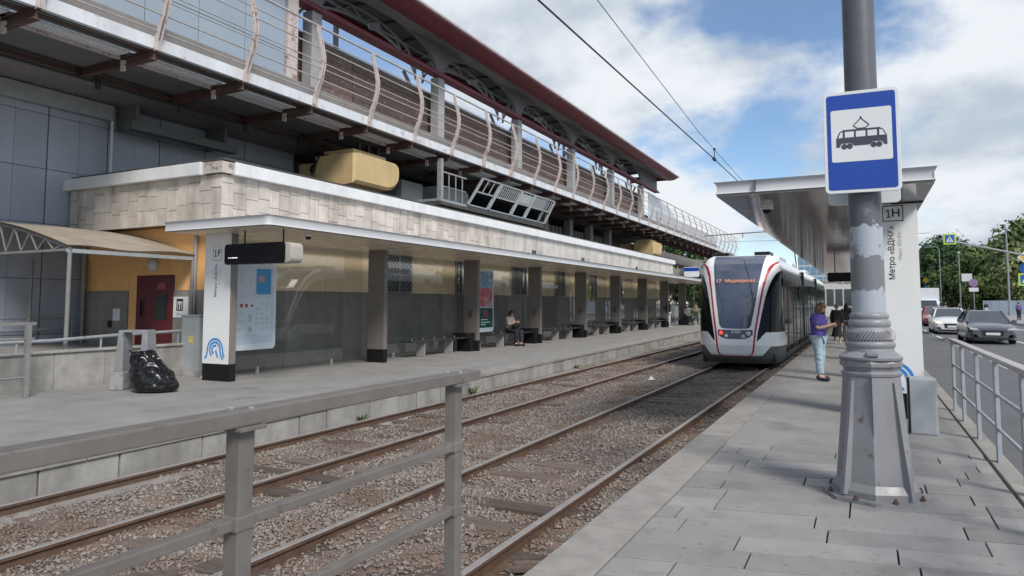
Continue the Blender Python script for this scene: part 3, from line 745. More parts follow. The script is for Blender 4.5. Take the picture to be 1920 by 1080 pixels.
# information board
t = thing('info_board', 'tall backlit information board with rounded white frame beside the white 1F column', 'information board', (-12.5, 11.6, .6))
boardm = mat('board frame', (.62, .70, .74), .4, var=.04); paperm = mat('board paper', (.52, .60, .70), .3, var=.05, vs=2)
b = MB().prism(rrect(10.80, 12.24, .58, 2.56, .10), 'x', -12.60, -12.50); part(b, 'frame', boardm, t, bevel=.012)
part(MB().prism(rrect(10.86, 12.15, .72, 2.50, .05), 'x', -12.499, -12.496), 'screen', paperm, t)
part(MB().box(-12.495, -12.492, 11.62, 12.06, 1.85, 2.44), 'blue_leaflet', posterblue_m, t)
part(MB().box(-12.491, -12.489, 11.68, 11.86, 2.12, 2.28), 'leaflet_picture', mat('leaflet picture', (.42, .30, .30), .4), t)
part(MB().box(-12.495, -12.492, 10.92, 11.55, 1.82, 2.42), 'map_sheet', mat('map sheet', (.55, .62, .68), .4, var=.12, vs=7), t)
part(MB().box(-12.495, -12.492, 10.92, 12.08, .92, 1.76), 'timetable_sheet', mat('timetable sheet', (.58, .65, .73), .4, var=.03), t)
b = MB()
for i in range(3):
    for j in range(6):
        yy = 11.62 + i * .15; zz = 1.64 - j * .115
        if (i * 7 + j * 3) % 5: b.box(-12.491, -12.489, yy, yy + .10, zz, zz + .018); b.box(-12.491, -12.489, yy, yy + .07, zz - .03, zz - .015)
for j in range(9): b.box(-12.491, -12.489, 11.0, 11.12 + .07 * ((j * 5) % 3), 1.46 - j * .055, 1.475 - j * .055)
for zz, hh in ((1.22, .16), (1.0, .10)): b.box(-12.491, -12.489, 11.42, 11.50, zz, zz + hh)
part(b, 'print', inkg_m, t)['kind'] = 'stuff'
redm = mat('small red print', (.45, .05, .05), .5)
b = MB()
for yy in (11.0, 11.16, 11.30): b.box(-12.491, -12.489, yy, yy + .08, 1.55, 1.63)
part(b, 'red_symbols', redm, t); part(MB().box(-12.491, -12.489, 11.48, 11.53, 1.56, 1.61), 'black_symbol', ink_m, t)
# led display
t = thing('display', 'black departure display hanging under the left canopy', 'display', (-10.85, 10.2, SZ))
b = MB().prism(rrect(-11.72, -9.92, 2.44, 2.84, .10), 'y', 10.06, 10.40); part(b, 'housing', mat('display housing', (.42, .38, .34), .3, .6), t, bevel=.02)
part(MB().prism(rrect(-11.72, -10.06, 2.43, 2.85, .07), 'y', 10.035, 10.058), 'screen', mat('black screen', (.005, .005, .006), .25, spec=.15), t)
for x in (-11.35, -10.28): part(MB().tube([(x, 10.22, 2.83), (x, 10.22, SZ)], .016, 8), 'hanger', black_m, t)
b = MB(); 
for x, w in ((-11.60, .03), (-11.55, .02), (-11.51, .10), (-11.40, .06)): b.box(x, x + w, 10.028, 10.031, 2.56, 2.575)
part(b, 'led_row', mat('lit led', (.6, .6, .6), .5, emit=(1, .95, .9), estr=1.0), t)
# dome cameras
def dome(loc, label):
    t = thing('dome_camera', label, 'camera', loc); MB().lathe([(.06, -.07), (.09, -.05), (.09, 0)], 20).build('housing', white_m, t, smooth=50)
    MB().lathe([(.001, -.13), (.04, -.12), (.062, -.09), (.066, -.068)], 20).build('lens_dome', black_m, t, smooth=60)
dome((-10.55, 11.2, SZ - .013), 'small dome camera under the left canopy edge'); 
# advertising poster light box
t = thing('poster_lightbox', 'narrow poster lightbox with a sky picture over a dark green band', 'poster', (-12.6, 22.6, .6))
part(MB().prism(rrect(22.0, 23.18, .58, 2.88, .12), 'x', -12.62, -12.52), 'frame', boardm, t, bevel=.012)
pa = mat('poster sky', (.16, .27, .42), .3, var=.3, vs=2.5, patch=.4, patchcol=(.5, .55, .6), ps=2.2); pb_ = mat('poster red scene', (.42, .11, .12), .3, var=.4, vs=5, patch=.4, patchcol=(.45, .40, .40), ps=3); pc_ = mat('poster green', (.01, .09, .075), .3)
part(MB().box(-12.519, -12.515, 22.08, 23.10, 2.2, 2.80), 'poster_sky', pa, t); part(MB().box(-12.519, -12.515, 22.08, 23.10, 1.50, 2.2), 'poster_scene', pb_, t); part(MB().box(-12.519, -12.515, 22.08, 23.10, .74, 1.47), 'poster_band', pc_, t)
b = MB()
for yy in (22.36, 22.54): b.prism([(yy - .04, 1.12), (yy + .03, 1.12), (yy + .10, 1.38), (yy + .04, 1.40)], 'x', -12.514, -12.511) ; b.prism([(yy + .10, 1.38), (yy + .04, 1.40), (yy + .16, 1.12), (yy + .22, 1.12)], 'x', -12.510, -12.507)
part(b, 'poster_emblem', redm, t)
b = MB()
for zz, w in ((1.02, .5), (.92, .7), (.84, .35)): b.box(-12.514, -12.511, 22.2, 22.2 + w, zz, zz + .03)
part(b, 'poster_lettering', cream_m, t)

# ================================================================== RIGHT SHELTER
rs = thing('tram_shelter', 'right tram shelter with pale canopy and mirror polished soffit', 'shelter', (.3, 11, 0))
canopy(-1.02 + .9, .84, 9.62, 60, 3.13, 3.29, .03, canopy_m, rs, True)
b = MB()
for y0, y1 in ((9.62, 60),):
    rows = []
    for k in range(9):
        a = pi * k / 8; off = .032 * sin(a) + .02 * (1 - k / 8); rows.append([(-1.79 + off, 9.62 + off, 3.13 + .16 * (1 - cos(a)) / 2), (-.1, 9.62 + off, 3.13 + .16 * (1 - cos(a)) / 2)])
    b.grid(rows); rows2 = []
    for k in range(9):
        a = pi * k / 8; off = .032 * sin(a) + .02 * (1 - k / 8); rows2.append([(-1.79 + off, 9.62 + off, 3.13 + .16 * (1 - cos(a)) / 2), (-1.79 + off, 60, 3.13 + .16 * (1 - cos(a)) / 2)])
    b.grid(rows2); b.add([(-1.79, 9.62, 3.29), (-.1, 9.62, 3.29), (-.1, 60, 3.29), (-1.79, 60, 3.29)], [(0, 1, 2, 3)])
part(b, 'canopy_wing', canopy_m, rs, smooth=50)
part(MB().box(-1.245, -1.24, 9.60, 9.70, 3.15, 3.28), 'fascia_joint', seam_m, rs)
y = 9.70
while y < 59.5:
    part(MB().box(-1.76, .81, y + .005, y + 2.4 - .005, 3.105, 3.14), 'soffit_panel', mirror_m, rs); y += 2.4
for k in range(9):
    y = 11.5 + 5.25 * k; x0 = -.08 if k == 0 else .20
    c = part(MB().box(x0, .72, y, y + .26, .36, 3.104), 'column', steeldk_m, rs, bevel=.012)
    part(MB().box(x0 - .004, .724, y - .004, y + .264, 0, .359), 'column_plinth', black_m, c)
    if k == 0:
        part(MB().box(x0 - .006, .726, y - .012, y - .002, .36, 3.10), 'white_panel', cream_m, c)
        b = MB(); yy = y - .017; cx_ = .415
        for q in ((cx_ - .135, cx_ + .135, 3.06, 3.072), (cx_ - .135, cx_ + .135, 2.838, 2.85), (cx_ - .135, cx_ - .123, 2.85, 3.06), (cx_ + .123, cx_ + .135, 2.85, 3.06)): b.box(q[0], q[1], yy, yy + .003, q[2], q[3])
        part(b, 'letter_frame', ink_m, c)
        wtext('H', .16, ink_m, c, face_my(cx_ + .04, yy, 2.955), bold=.003); o = digit_one(.115, ink_m, c, face_my(cx_ - .055, yy, 2.955)); o.matrix_parent_inverse = wmat(c).inverted()
        wtext('Метро «ВДНХ»', .108, ink_m, c, face_my(cx_ - .03, yy, 2.38, pi / 2))
        wtext('Metro VDNKh', .068, inkg_m, c, face_my(cx_ + .08, yy, 2.48, pi / 2))
        wave_emblem(face_my(cx_ - .05, yy, .56), .26, swirl_m, c)
part(MB().box(.40, .80, 11.44, 11.47, 3.085, 3.104), 'canopy_hook', black_m, rs)
dome((-1.25, 10.9, 3.105), 'small dome camera under the front left corner of the right canopy')
for y, lab in ((27.5, 'black departure display hanging under the right canopy'),):
    t = thing('display', lab, 'display', (-.6, y, 3.1)); part(MB().prism(rrect(-1.15, .5, 2.42, 2.74, .06), 'y', y, y + .3), 'housing', black_m, t, bevel=.02)
    for x in (-.9, .2): part(MB().tube([(x, y + .15, 2.73), (x, y + .15, 3.105)], .016, 8), 'hanger', black_m, t)

# ================================================================== ELEVATED STATION: walkway, wall, columns, arcade, roof
XW, ZW = -14.0, 7.33
wk = thing('service_walkway', 'elevated service walkway with white fascia and curved pink railing posts', 'walkway', (XW, 12, ZW))
Y0, Y1 = 2.0, 90.0
part(MB().box(XW - .12, XW, Y0, Y1, ZW, ZW + .28), 'fascia', fasciaw_m, wk)
PY = [9.97 - 2.5 * 2 + 2.5 * k for k in range(34)]
# S shaped posts
prof = [(.03, -.04), (.03, .18), (.10, .42), (.24, .75), (.33, 1.10), (.34, 1.40), (.27, 1.75), (.18, 2.02), (.14, 2.2), (.13, 2.36)]
def post_mesh():
    b = MB()
    for dy in (-.045, .045):
        for i in range(len(prof) - 1):
            (a, za), (c, zc) = prof[i], prof[i + 1]; w = .13 - .075 * i / (len(prof) - 1); w2 = .13 - .075 * (i + 1) / (len(prof) - 1)
            b.add([(a - w / 2, dy - .014, za), (a + w / 2, dy - .014, za), (a + w / 2, dy + .014, za), (a - w / 2, dy + .014, za), (c - w2 / 2, dy - .014, zc), (c + w2 / 2, dy - .014, zc), (c + w2 / 2, dy + .014, zc), (c - w2 / 2, dy + .014, zc)],
                  [(0, 1, 5, 4), (1, 2, 6, 5), (2, 3, 7, 6), (3, 0, 4, 7)])
    b.box(.015, .05, -.07, .07, -.02, .22)
    return b.mesh('railing_post', pinkpost_m)
pm = post_mesh()
for y in PY:
    o = put('railing_post', pm, wk); o.matrix_parent_inverse = wmat(wk).inverted(); o.location = (XW, y, ZW)
def px(z):
    for (a, za), (c, zc) in zip(prof, prof[1:]):
        if za <= z <= zc: return a + (c - a) * (z - za) / (zc - za)
    return prof[-1][0]
for z, rr in ((.40, .017), (.75, .020), (1.05, .017), (1.22, .017), (1.65, .020), (1.95, .017), (2.36, .034)):
    part(MB().tube([(XW + px(z) - .03, Y0, ZW + z), (XW + px(z) - .03, Y1, ZW + z)], rr, 6), 'rail', railtube_m, wk, smooth=80)
# underside: brown cross beams, grey soffit sheets, white slatted gratings, edge angles
for y in PY:
    b = MB().box(-16.9, XW - .06, y - .07, y + .07, ZW - .22, ZW - .19).box(-16.9, XW - .06, y - .02, y + .02, ZW - .19, ZW - .02).box(-16.9, XW - .06, y - .07, y + .07, ZW - .02, ZW + .01)
    part(b, 'cross_beam', brown_m, wk)
    part(MB().box(-15.14, -15.02, y - .09, y - .03, ZW - .34, ZW - .10), 'clamp', pinkpost_m, wk)
for a, c in zip(PY, PY[1:]):
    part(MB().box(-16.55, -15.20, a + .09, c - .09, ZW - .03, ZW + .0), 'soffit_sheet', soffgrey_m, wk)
    part(MB().box(-15.20, -15.14, a + .09, c - .09, ZW - .07, ZW + .01), 'edge_angle', pinkpost_m, wk)
    if a < 24:
        b = MB(); n = 26
        for k in range(n):
            y = a + .15 + (c - a - .3) * k / n; b.box(-15.10, -14.66, y, y + .05, ZW - .02, ZW + .02)
        part(b, 'grating', white_m, wk)
    else: part(MB().box(-15.10, -14.66, a + .1, c - .1, ZW - .02, ZW + .02), 'grating', white_m, wk)
for x, m in ((-14.58, soffgrey_m), (-14.42, brown_m), (-14.28, soffgrey_m)): part(MB().box(x - .05, x + .05, Y0, Y1, ZW + .02, ZW + .08), 'stringer', m, wk)
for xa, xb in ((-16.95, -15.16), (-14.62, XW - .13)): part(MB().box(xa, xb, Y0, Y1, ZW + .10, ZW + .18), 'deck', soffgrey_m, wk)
part(MB().box(-16.85, -16.75, Y0, Y1, ZW - .16, ZW - .06), 'cable_tray', brown_m, wk)
part(MB().tube([(-16.65, Y0, ZW - .28), (-16.65, Y1, ZW - .25)], .03, 6), 'cable', wire_m, wk)
for k in range(9): part(MB().box(-16.75, -16.66, 8.0 + 2.3 * k, 8.1 + 2.3 * k, ZW - .42, ZW - .16), 'hanger', wire_m, wk)

st = thing('monorail_station', 'elevated station with dark red roof edge, arched grey arcade and brown board wall', 'station', (-16, 20, ZW))
part(MB().box(-14.85, -14.55, Y0, 80, ZW + .285, ZW + .80), 'girder', girder_m, st, bevel=.03)
part(MB().box(-20.4, -16.96, Y0, 62, ZW - .15, ZW + .25), 'platform_deck', girder_m, st)
# blue glazed hall at the near end
part(MB().box(-15.62, -15.55, Y0, 15.3, ZW + .2, 13), 'glazing_backing', seam_m, st)
yk = [3.0 + 1.54 * k for k in range(9)]
for a, c in zip(yk, yk[1:]):
    for z0, z1 in ((ZW + .3, 9.35), (9.35, 11.2), (11.2, 13)): part(MB().box(-15.55, -15.53, a + .01, c - .01, z0 + .01, z1 - .01), 'glazing_panel', bluepane_m, st)
part(MB().box(-15.75, -15.42, 15.33, 15.75, ZW + .3, 12.6), 'pilaster', pinkpost_m, st, bevel=.02)
part(MB().box(-20.3, -15.76, 15.35, 15.6, ZW + .3, 13), 'glazed_end_wall', bluepane_m, st)
# brown boards: one object per board in each bay
bays = [15.8 + 3.8 * k for k in range(12)]
for i, (a, c) in enumerate(zip(bays, bays[1:])):
    z = ZW + .26
    while z < 10.62:
        h = .26; part(MB().box(-16.56, -16.50 + random.uniform(0, .02), a + .012, c - .012, z + .006, min(10.66, z + h) - .006), 'wall_board', brownwall_m, st); z += h
    part(MB().box(-16.60, -16.565, a, c, ZW + .26, 10.60), 'board_backing', flash_m, st)
    part(MB().box(-16.55, -16.48, a, c, 10.66, 10.70), 'board_cap', lightgrey_m, st)
part(MB().box(-16.6, -16.50, bays[-1], 78, ZW + .26, 9.2), 'far_parapet', lightgrey_m, st)
# columns, beam, arcade, soffit, roof
CY = [9.4 + 7.6 * k for k in range(7)]
for y in CY:
    if y > 16: part(MB().box(-16.25, -15.82, y - .23, y + .23, ZW + .25, 11.25), 'column', stcol_m, st, bevel=.03)
    if y > 16:
        for s in (-1, 1): part(MB().bar((-16.9, y + s * .05, 10.2), (-16.9, y + s * 1.3, 11.35), .10, .12), 'strut', stcol_m, st)
        part(MB().box(-17.9, -17.75, y + 3.1, y + 3.25, ZW + .25, 12.4), 'rear_post', stcol_m, st)
RY0, RY1 = 2.0, 59.6
part(MB().box(-16.12, -15.80, RY0, RY1, 11.26, 11.50), 'eaves_beam', redgut_m, st, bevel=.02)
part(MB().box(-15.80, -15.66, RY0, RY1, 11.24, 11.36), 'gutter', redroof_m, st, bevel=.02)
def arch_bay(ya, yb):
    b = MB(); n = 22; a = ya + .32; c = yb - .32; mid = (a + c) / 2; w = (c - a) / 2; top = 12.95
    def arch(t): return 11.50 + 1.12 * sqrt(max(0, 1 - t * t)) ** .9
    for x in (-15.9, -16.05):
        pts = [(x, ya, 11.50), (x, a, 11.50)] + [(x, mid - w * cos(pi * k / n), 11.50 + 1.22 * sin(pi * k / n) ** .9) for k in range(1, n)] + [(x, c, 11.50), (x, yb, 11.50)]
        tops = [(x, p[1], top) for p in pts]
        b.grid([pts, tops])
    P = [[(x, mid - w * cos(pi * k / n), 11.50 + 1.22 * max(0, sin(pi * k / n)) ** .9) for k in range(n + 1)] for x in (-15.9, -16.05)]
    b.grid(P)
    part(b, 'arcade_bay', arch_m, st, fix=False)
    # lattice and rib behind the opening
    b = MB()
    pts = [(-17.0, mid - w * 1.02 * cos(pi * k / 16), 11.3 + 1.25 * sin(pi * k / 16)) for k in range(17)]
    b.tube(pts, .055, 6)
    pts2 = [(-17.0, p[1], p[2] + .42) for p in pts]; b.tube(pts2, .04, 6)
    for k in range(0, 16, 2): b.bar(pts[k], pts2[k + 1], .05); b.bar(pts2[k + 1], pts[k + 2], .05)
    b.bar((-17, ya, 12.6), (-17, yb, 12.6), .06)
    part(b, 'lattice_arch', stcol_m, st)
    part(MB().lathe([(.05, -.18), (.22, -.12), (.24, .02), (.08, .16)], 14, (-16.5, mid, 12.32)), 'lamp_drum', lightgrey_m, st, smooth=50)
for a, c in zip(CY, CY[1:]): arch_bay(a, c)
part(MB().box(-15.9, -16.05, CY[-1], RY1, 11.5, 12.95), 'arcade_bay', arch_m, st)
# soffit between arcade and eave: sloping panels, then the red eave
for i in range(24):
    a = RY0 + i * 2.4; c = a + 2.39
    part(MB().add([(-15.88, a, 12.58), (-14.85, a, 12.32), (-14.85, c, 12.32), (-15.88, c, 12.58), (-15.88, a, 12.62), (-14.85, a, 12.36), (-14.85, c, 12.36), (-15.88, c, 12.62)], [(0, 1, 2, 3), (7, 6, 5, 4), (0, 4, 5, 1), (2, 6, 7, 3), (1, 5, 6, 2), (3, 7, 4, 0)]), 'soffit_panel', arch_m, st)
b = MB().prism([(-14.86, 12.26), (-14.50, 12.28), (-14.10, 12.42), (-14.02, 12.46), (-14.02, 12.56), (-14.86, 12.56)], 'y', RY0, RY1); part(b, 'eave', redroof_m, st)
part(MB().prism([(-14.02, 12.50), (-13.96, 12.52), (-13.96, 12.60), (-14.86, 12.85), (-14.86, 12.56), (-14.02, 12.565)], 'y', RY0, RY1 + .25), 'eave_edge', mat('pale roof edge', (.42, .36, .37), .5), st)
# roof deck with corrugation under it
b = MB(); rows = []
for k in range(11):
    t = k / 10; x = -14.8 - 3.6 * t; rows.append((x, 12.80 + .42 * sin(t * 2.2)))
b.grid([[(x, RY0, z) for x, z in rows], [(x, RY1, z) for x, z in rows]]); b.grid([[(x, RY0, z + .12) for x, z in rows], [(x, RY1, z + .12) for x, z in rows]])
part(b, 'roof_deck', decking_m, st, fix=False, smooth=40)
for i in range(30):
    y = RY0 + 1 + i * 1.95
    b = MB().tube([(x, y, z - .06) for x, z in rows], .055, 4); part(b, 'purlin', stcol_m if i % 4 == 0 else flash_m, st)
part(MB().box(-18.45, -18.25, RY0, RY1, 12.9, 13.25), 'rear_eave', redroof_m, st)
part(MB().box(-18.3, -14.3, RY1 - .15, RY1, 12.3, 12.8), 'gable_beam', redroof_m, st)
# curved pale wind screen at the far end
b = MB(); P = [[(-16.0, 57 + 12 * t, ZW + .3), (-16.0, 57 + 12 * t, ZW + .3 + 3.4 * sqrt(max(0, 1 - (t * .93) ** 2)))] for t in [k / 12 for k in range(13)]]
part(b.grid(P), 'wind_screen', mat('wind screen', (.50, .55, .60), .3), st, fix=False)
part(MB().box(-15.95, -15.85, 59.7, 86, ZW + .3, ZW + 2.3), 'far_screen', mat('far screen', (.46, .47, .50), .5, var=.1, vs=.8), st)

# guideway going on beyond the walkway
b = MB().box(-15.6, -14.5, 90.02, 230, ZW - .9, ZW + .25); tag(b.build('guideway_beam', lightgrey_m), 'pale elevated guideway beam running off beyond the walkway end', 'beam')
b = MB().box(-20.3, -19.0, 55, 95, ZW - 1.2, ZW - .2); tag(b.build('guideway_girder', girder_m), 'grey concrete girder in shadow under the far end of the station', 'girder')
# dark undercroft behind the parapet, with grey columns and louvred windows
uc = thing('undercroft', 'dark recess with grey columns between parapet and walkway', 'building', (-18, 25, 4.5))
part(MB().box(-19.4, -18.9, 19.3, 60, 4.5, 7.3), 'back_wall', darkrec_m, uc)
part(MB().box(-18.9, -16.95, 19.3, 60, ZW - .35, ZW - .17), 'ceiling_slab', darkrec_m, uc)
for y in (20.6, 37.6, 41.6, 45.4, 49.4): part(MB().box(-17.3, -16.85, y, y + .55, 4.55, 7.1), 'column', girder_m, uc, bevel=.02)
for k in range(3):
    y = 38.3 + 3.9 * k
    part(MB().box(-17.4, -17.3, y, y + 3.1, 5.2, 6.5), 'louvre_window', flash_m, uc)
    for j in range(5): part(MB().box(-17.3, -17.24, y + .2 + j * .6, y + .3 + j * .6, 5.2, 6.5), 'mullion', girder_m, uc)
part(MB().box(-16.4, -15.4, 21.2, 22.6, 4.7, 6.3), 'equipment_box', soffgrey_m, uc)
part(MB().box(-17.2, -15.9, 24.5, 27.0, 5.7, 6.6), 'equipment_box', stcol_m, uc)

# piers
def pier(loc, label, full=True):
    t = thing('pier', label, 'pier', loc, 0, 'ochre piers under the elevated station')
    prof = [(0, 0), (1.75, 0.0)] + [(1.75 + .72 * sin(radians(a)), .62 - .62 * cos(radians(a))) for a in (15, 30, 45, 60, 75, 90)] + [(2.47, .82)] + [(2.47 - .28 * (1 - cos(radians(a))), .82 + .22 * sin(radians(a))) for a in (30, 60, 90)] + [(.35, 1.06), (0, 1.0)]
    # outline in (y,z), run along x; underside rounded up at the camera side too
    b = MB(); xs = [-1.65, -1.55, -.75, -.35, -.08, 0.0]; ins = [.0, .0, .0, .0, .0, .07]; lift = [.10, .0, .0, .0, .02, .12]
    rows = []
    for x, i_, l_ in zip(xs, ins, lift):
        rows.append([(x, max(i_, y - (i_ if y > 1.2 else 0)), z + l_ * (1 - min(1, z / .5)) if z < .5 else z - i_ * .4) for y, z in prof])
    b.grid(rows, True); b.add(rows[-1], [list(range(len(prof)))]); b.add(rows[0], [list(range(len(prof)))[::-1]])
    b.build('cap', pier_m, t, smooth=35)
    MB().lathe([(.72, -5.6), (.72, -.25), (.86, .0)], 28, (-1.3, 1.1, 0)).build('column', pierleg_m, t, smooth=50)
    MB().box(-1.6, -.35, .35, 2.1, 1.04, 1.24).build('bearing_plinth', pier_m, t, bevel=.02)
    MB().box(-2.95, -1.85, .55, 1.9, .05, .98).build('rear_lobe', pier_m, t, bevel=.10)
    for y in (.7, 1.2, 1.7): MB().box(-.55, -.42, y, y + .12, 1.24, 1.5).build('bearing', black_m, t)
    if full:
        b = MB().tube([(-1.5, .3, 1.1), (-1.6, -.05, .8), (-1.8, -.08, .55), (-2.0, .2, .75), (-2.0, .7, 1.1)], .035, 8)
        b.build('cable_loop', black_m, t, smooth=60); b = MB().tube([(-1.4, .3, 1.1), (-1.5, -.05, .95), (-1.7, -.1, .40), (-2.1, .3, .6), (-2.15, .8, 1.0)], .03, 8); b.build('cable_loop', black_m, t, smooth=60)
    return t
pier((-14.5, 17.4, 5.50), 'near ochre pier cap rising behind the tiled parapet')
pier((-14.5, 53.2, 5.42), 'far ochre pier cap beyond the grey maintenance cage', False)

# maintenance cage hung under the walkway
cg = thing('maintenance_cage', 'grey galvanised maintenance cage with slanted barred panels hanging under the walkway', 'cage', (-14.2, 27, 5.5))
z0 = 5.50
part(MB().box(-15.6, -14.15, 21.9, 31.4, z0, z0 + .10), 'floor_frame', galv_m, cg)
part(MB().box(-15.6, -14.1, 21.9, 31.4, z0 - .14, z0 - .02), 'floor_beam', flash_m, cg)
for y in (21.95,): part(MB().box(-14.3, -14.12, y, y + .16, z0, ZW - .2), 'hanger_post', galv_m, cg)
b = MB()
for y in (22.1, 22.6, 23.1, 23.6): b.bar((-14.18, y, z0 + .1), (-14.18, y, z0 + 1.15), .035)
b.bar((-14.18, 22, z0 + 1.15), (-14.18, 23.9, z0 + 1.15), .05); b.bar((-14.18, 22, z0 + .6), (-14.18, 23.9, z0 + .6), .03); part(b, 'side_rail', galv_m, cg)
def slat_panel(ya, yb, bars, solid=None):
    # a parallelogram leaning along the track, bottom edge at z0+.1, top edge shifted forward
    H, sh_ = 1.22, 1.05; x = -14.10
    P = lambda t, s: Vector((x + .12 * s, ya + (yb - ya) * t + sh_ * s, z0 + .1 + H * s + .02 * (ya - 24) * 0))
    b = MB()
    for t in (0, 1): b.bar(P(t, 0), P(t, 1), .085)
    for s in (0, .5, 1): b.bar(P(0, s), P(1, s), .06)
    for k in range(1, bars): b.bar(P(k / bars, .5), P(k / bars, 1), .032)
    part(b, 'barred_panel', galv_m, cg)
    if solid: part(MB().add([P(.1, .55), P(.9, .55), P(.9, .92), P(.1, .92)], [(0, 1, 2, 3)]), 'sheet', lightgrey_m, cg)
slat_panel(23.9, 25.5, 3); slat_panel(25.6, 27.6, 11); slat_panel(27.7, 29.0, 3, True); slat_panel(29.1, 30.6, 11); slat_panel(30.6, 31.4, 3)

# ================================================================== TRAM
def lerp(tab, z):
    if z <= tab[0][0]: return tab[0][1]
    for (a, va), (c, vc) in zip(tab, tab[1:]):
        if z <= c: return va + (vc - va) * (z - a) / (c - a)
    return tab[-1][1]
tram_white = mat('tram white paint', (.80, .81, .815), .22, var=.03, vs=1.5, coat=.5)
tram_black = mat('tram black glazing', (.007, .008, .009), .06, var=.1, rvar=.02, spec=.12)
tram_side = mat('tram side glass', (.010, .012, .013), .06, var=.1, rvar=.02, spec=.12)
tram_wind = mat('tram windscreen', (.075, .088, .13), .05, var=.1, rvar=.02, coat=.5)
tram_red = mat('tram red line', (.42, .015, .03), .3, var=.05)
tram_skirt = mat('tram grey skirt', (.085, .088, .09), .5, var=.12, vs=3)
tram_panel = mat('headlight panel', (.06, .075, .10), .15)
tram_frame = mat('door edge strip', (.20, .205, .205), .3, .4)
tram_band = mat('glazed upper band', (.03, .042, .042), .10, spec=.2)
lens_m = mat('clear lamp lens', (.55, .60, .66), .08, var=.05); redlamp_m = mat('red lamp', (.65, .06, .05), .2, emit=(1, .10, .06), estr=.6)
tram = thing('tram', 'white low floor tram with red outlined front standing at the right platform', 'tram', (-3.45, 21.4, RAILZ))
YCt = [(.15, .30), (.30, .12), (.45, .03), (.7, 0), (1.1, .04), (1.6, .15), (2.1, .30), (2.6, .50), (2.95, .72), (3.15, .90), (3.30, 1.12), (3.40, 1.38), (3.45, 1.62)]
WT = [(.15, 1.16), (.35, 1.21), (.7, 1.25), (2.4, 1.25), (2.9, 1.23), (3.1, 1.19), (3.25, 1.12), (3.38, 1.0), (3.45, .86)]
ND, NP = 1.45, 2.45
def nose(a, z):
    W = lerp(WT, z); s, c = sin(a), max(0.0, cos(a))
    x = W * math.copysign(abs(s) ** (2 / NP), s)
    y = lerp(YCt, z) * c ** .8 + ND * (1 - c ** (2 / NP)) + .15 * (1 - c ** .8)
    return (x, y, z)
WS = [(1.18, .30), (1.21, .40), (1.30, .46), (1.9, .56), (2.6, .66), (3.0, .72), (3.42, .78)]
RD = [(.40, .40), (.43, .45), (.48, .49), (.60, .52), (1.1, .57), (1.6, .645), (2.4, .765), (2.75, .85), (2.95, .93), (3.10, 1.02), (3.2, 1.14), (3.3, 1.3)]
GL = [(.80, .60), (1.0, .62), (1.6, .725), (2.1, .82), (2.4, .90), (2.6, .97), (2.75, 1.04), (2.85, 1.10), (2.93, 1.2), (2.96, 1.4)]
def cls(x, z):
    h = abs(x); rd = lerp(RD, z)
    if z > .40 and h < rd - .03 - .045 * max(0, min(1, (z - 2.5) / .5)):
        if 1.18 < z < 3.43 and h < lerp(WS, z): return 'wind'
        lo = .90 + .10 * max(0, (h - .28) / .2) ** 2 if h > .28 else .88
        if lo < z < 1.15 and h < .50: return 'panel'
        return 'white'
    if z > .385 and h <= rd + .022 and z < 3.24: return 'red'
    sk = .40 + .26 * min(1, max(0, (h - .74) / .22))
    if z < sk: return 'skirt'
    lowtop = .82 + .26 * min(1, max(0, (h - .62) / .22))
    if z > lowtop and h > lerp(GL, z) and z < 2.94: return 'black'
    return 'white2'
NA, NZ = 220, 230
cells = {}
for j in range(NZ):
    z0 = .15 + 3.30 * j / NZ; z1 = .15 + 3.30 * (j + 1) / NZ
    for i in range(NA):
        u0, u1 = -1 + 2 * i / NA, -1 + 2 * (i + 1) / NA
        a0, a1 = [math.copysign(abs(u) ** 1.0, u) * pi / 2 for u in (u0, u1)]
        # even spacing in x near the centre
        A = [math.copysign(math.asin(min(1, abs(u) ** (NP / 2))), u) for u in (u0, u1)] if max(abs(u0), abs(u1)) < .93 else None
        def ang(u):
            return math.copysign(math.asin(min(1.0, abs(u) ** (NP / 2))), u)
        a0, a1 = ang(u0), ang(u1)
        pm_ = nose((a0 + a1) / 2, (z0 + z1) / 2)
        cells.setdefault(cls(pm_[0], pm_[2]), []).append((nose(a0, z0), nose(a1, z0), nose(a1, z1), nose(a0, z1)))
def cell_mesh(name, key, m, off=0.0):
    idx = {}; vs = []; fs = []
    for q in cells[key]:
        f = []
        for p in q:
            k = tuple(round(c, 4) for c in p)
            if k not in idx: idx[k] = len(vs); vs.append((p[0], p[1] + off, p[2]))
            f.append(idx[k])
        if len(set(f)) == 4: fs.append(f)
    return MB().add(vs, fs).build(name, m, tram, smooth=70, fix=False)
cell_mesh('front_mask', 'white', tram_white); cell_mesh('front_shell', 'white2', tram_white); cell_mesh('windscreen', 'wind', tram_wind, .006)
cell_mesh('red_outline', 'red', tram_red, -.004); cell_mesh('front_skirt', 'skirt', tram_skirt); 
allc = cells['black']
for sgn in (-1, 1):
    cells['black'] = [q for q in allc if q[0][0] * sgn > 0]; cell_mesh('corner_glass', 'black', tram_black, .006)
hp = cell_mesh('headlight_panel', 'panel', tram_panel)
def on_nose(x, z, off=.0):
    W = lerp(WT, z); a = math.asin(min(1, (abs(x) / W)) ** (NP / 2)); p = nose(math.copysign(a, x), z); return (p[0], p[1] - off, p[2])
for x, z, rr, m in ((-.40, 1.06, .060, redlamp_m), (-.25, .97, .055, lens_m), (.24, .96, .055, lens_m), (.38, 1.05, .072, lens_m)):
    b = MB().lathe([(rr, -.01), (rr, .015), (rr * .7, .028), (.002, .032)], 16); o = b.build('headlight', m, hp, smooth=50)
    o.location = on_nose(x, z); o.rotation_euler = (pi / 2, 0, 0)
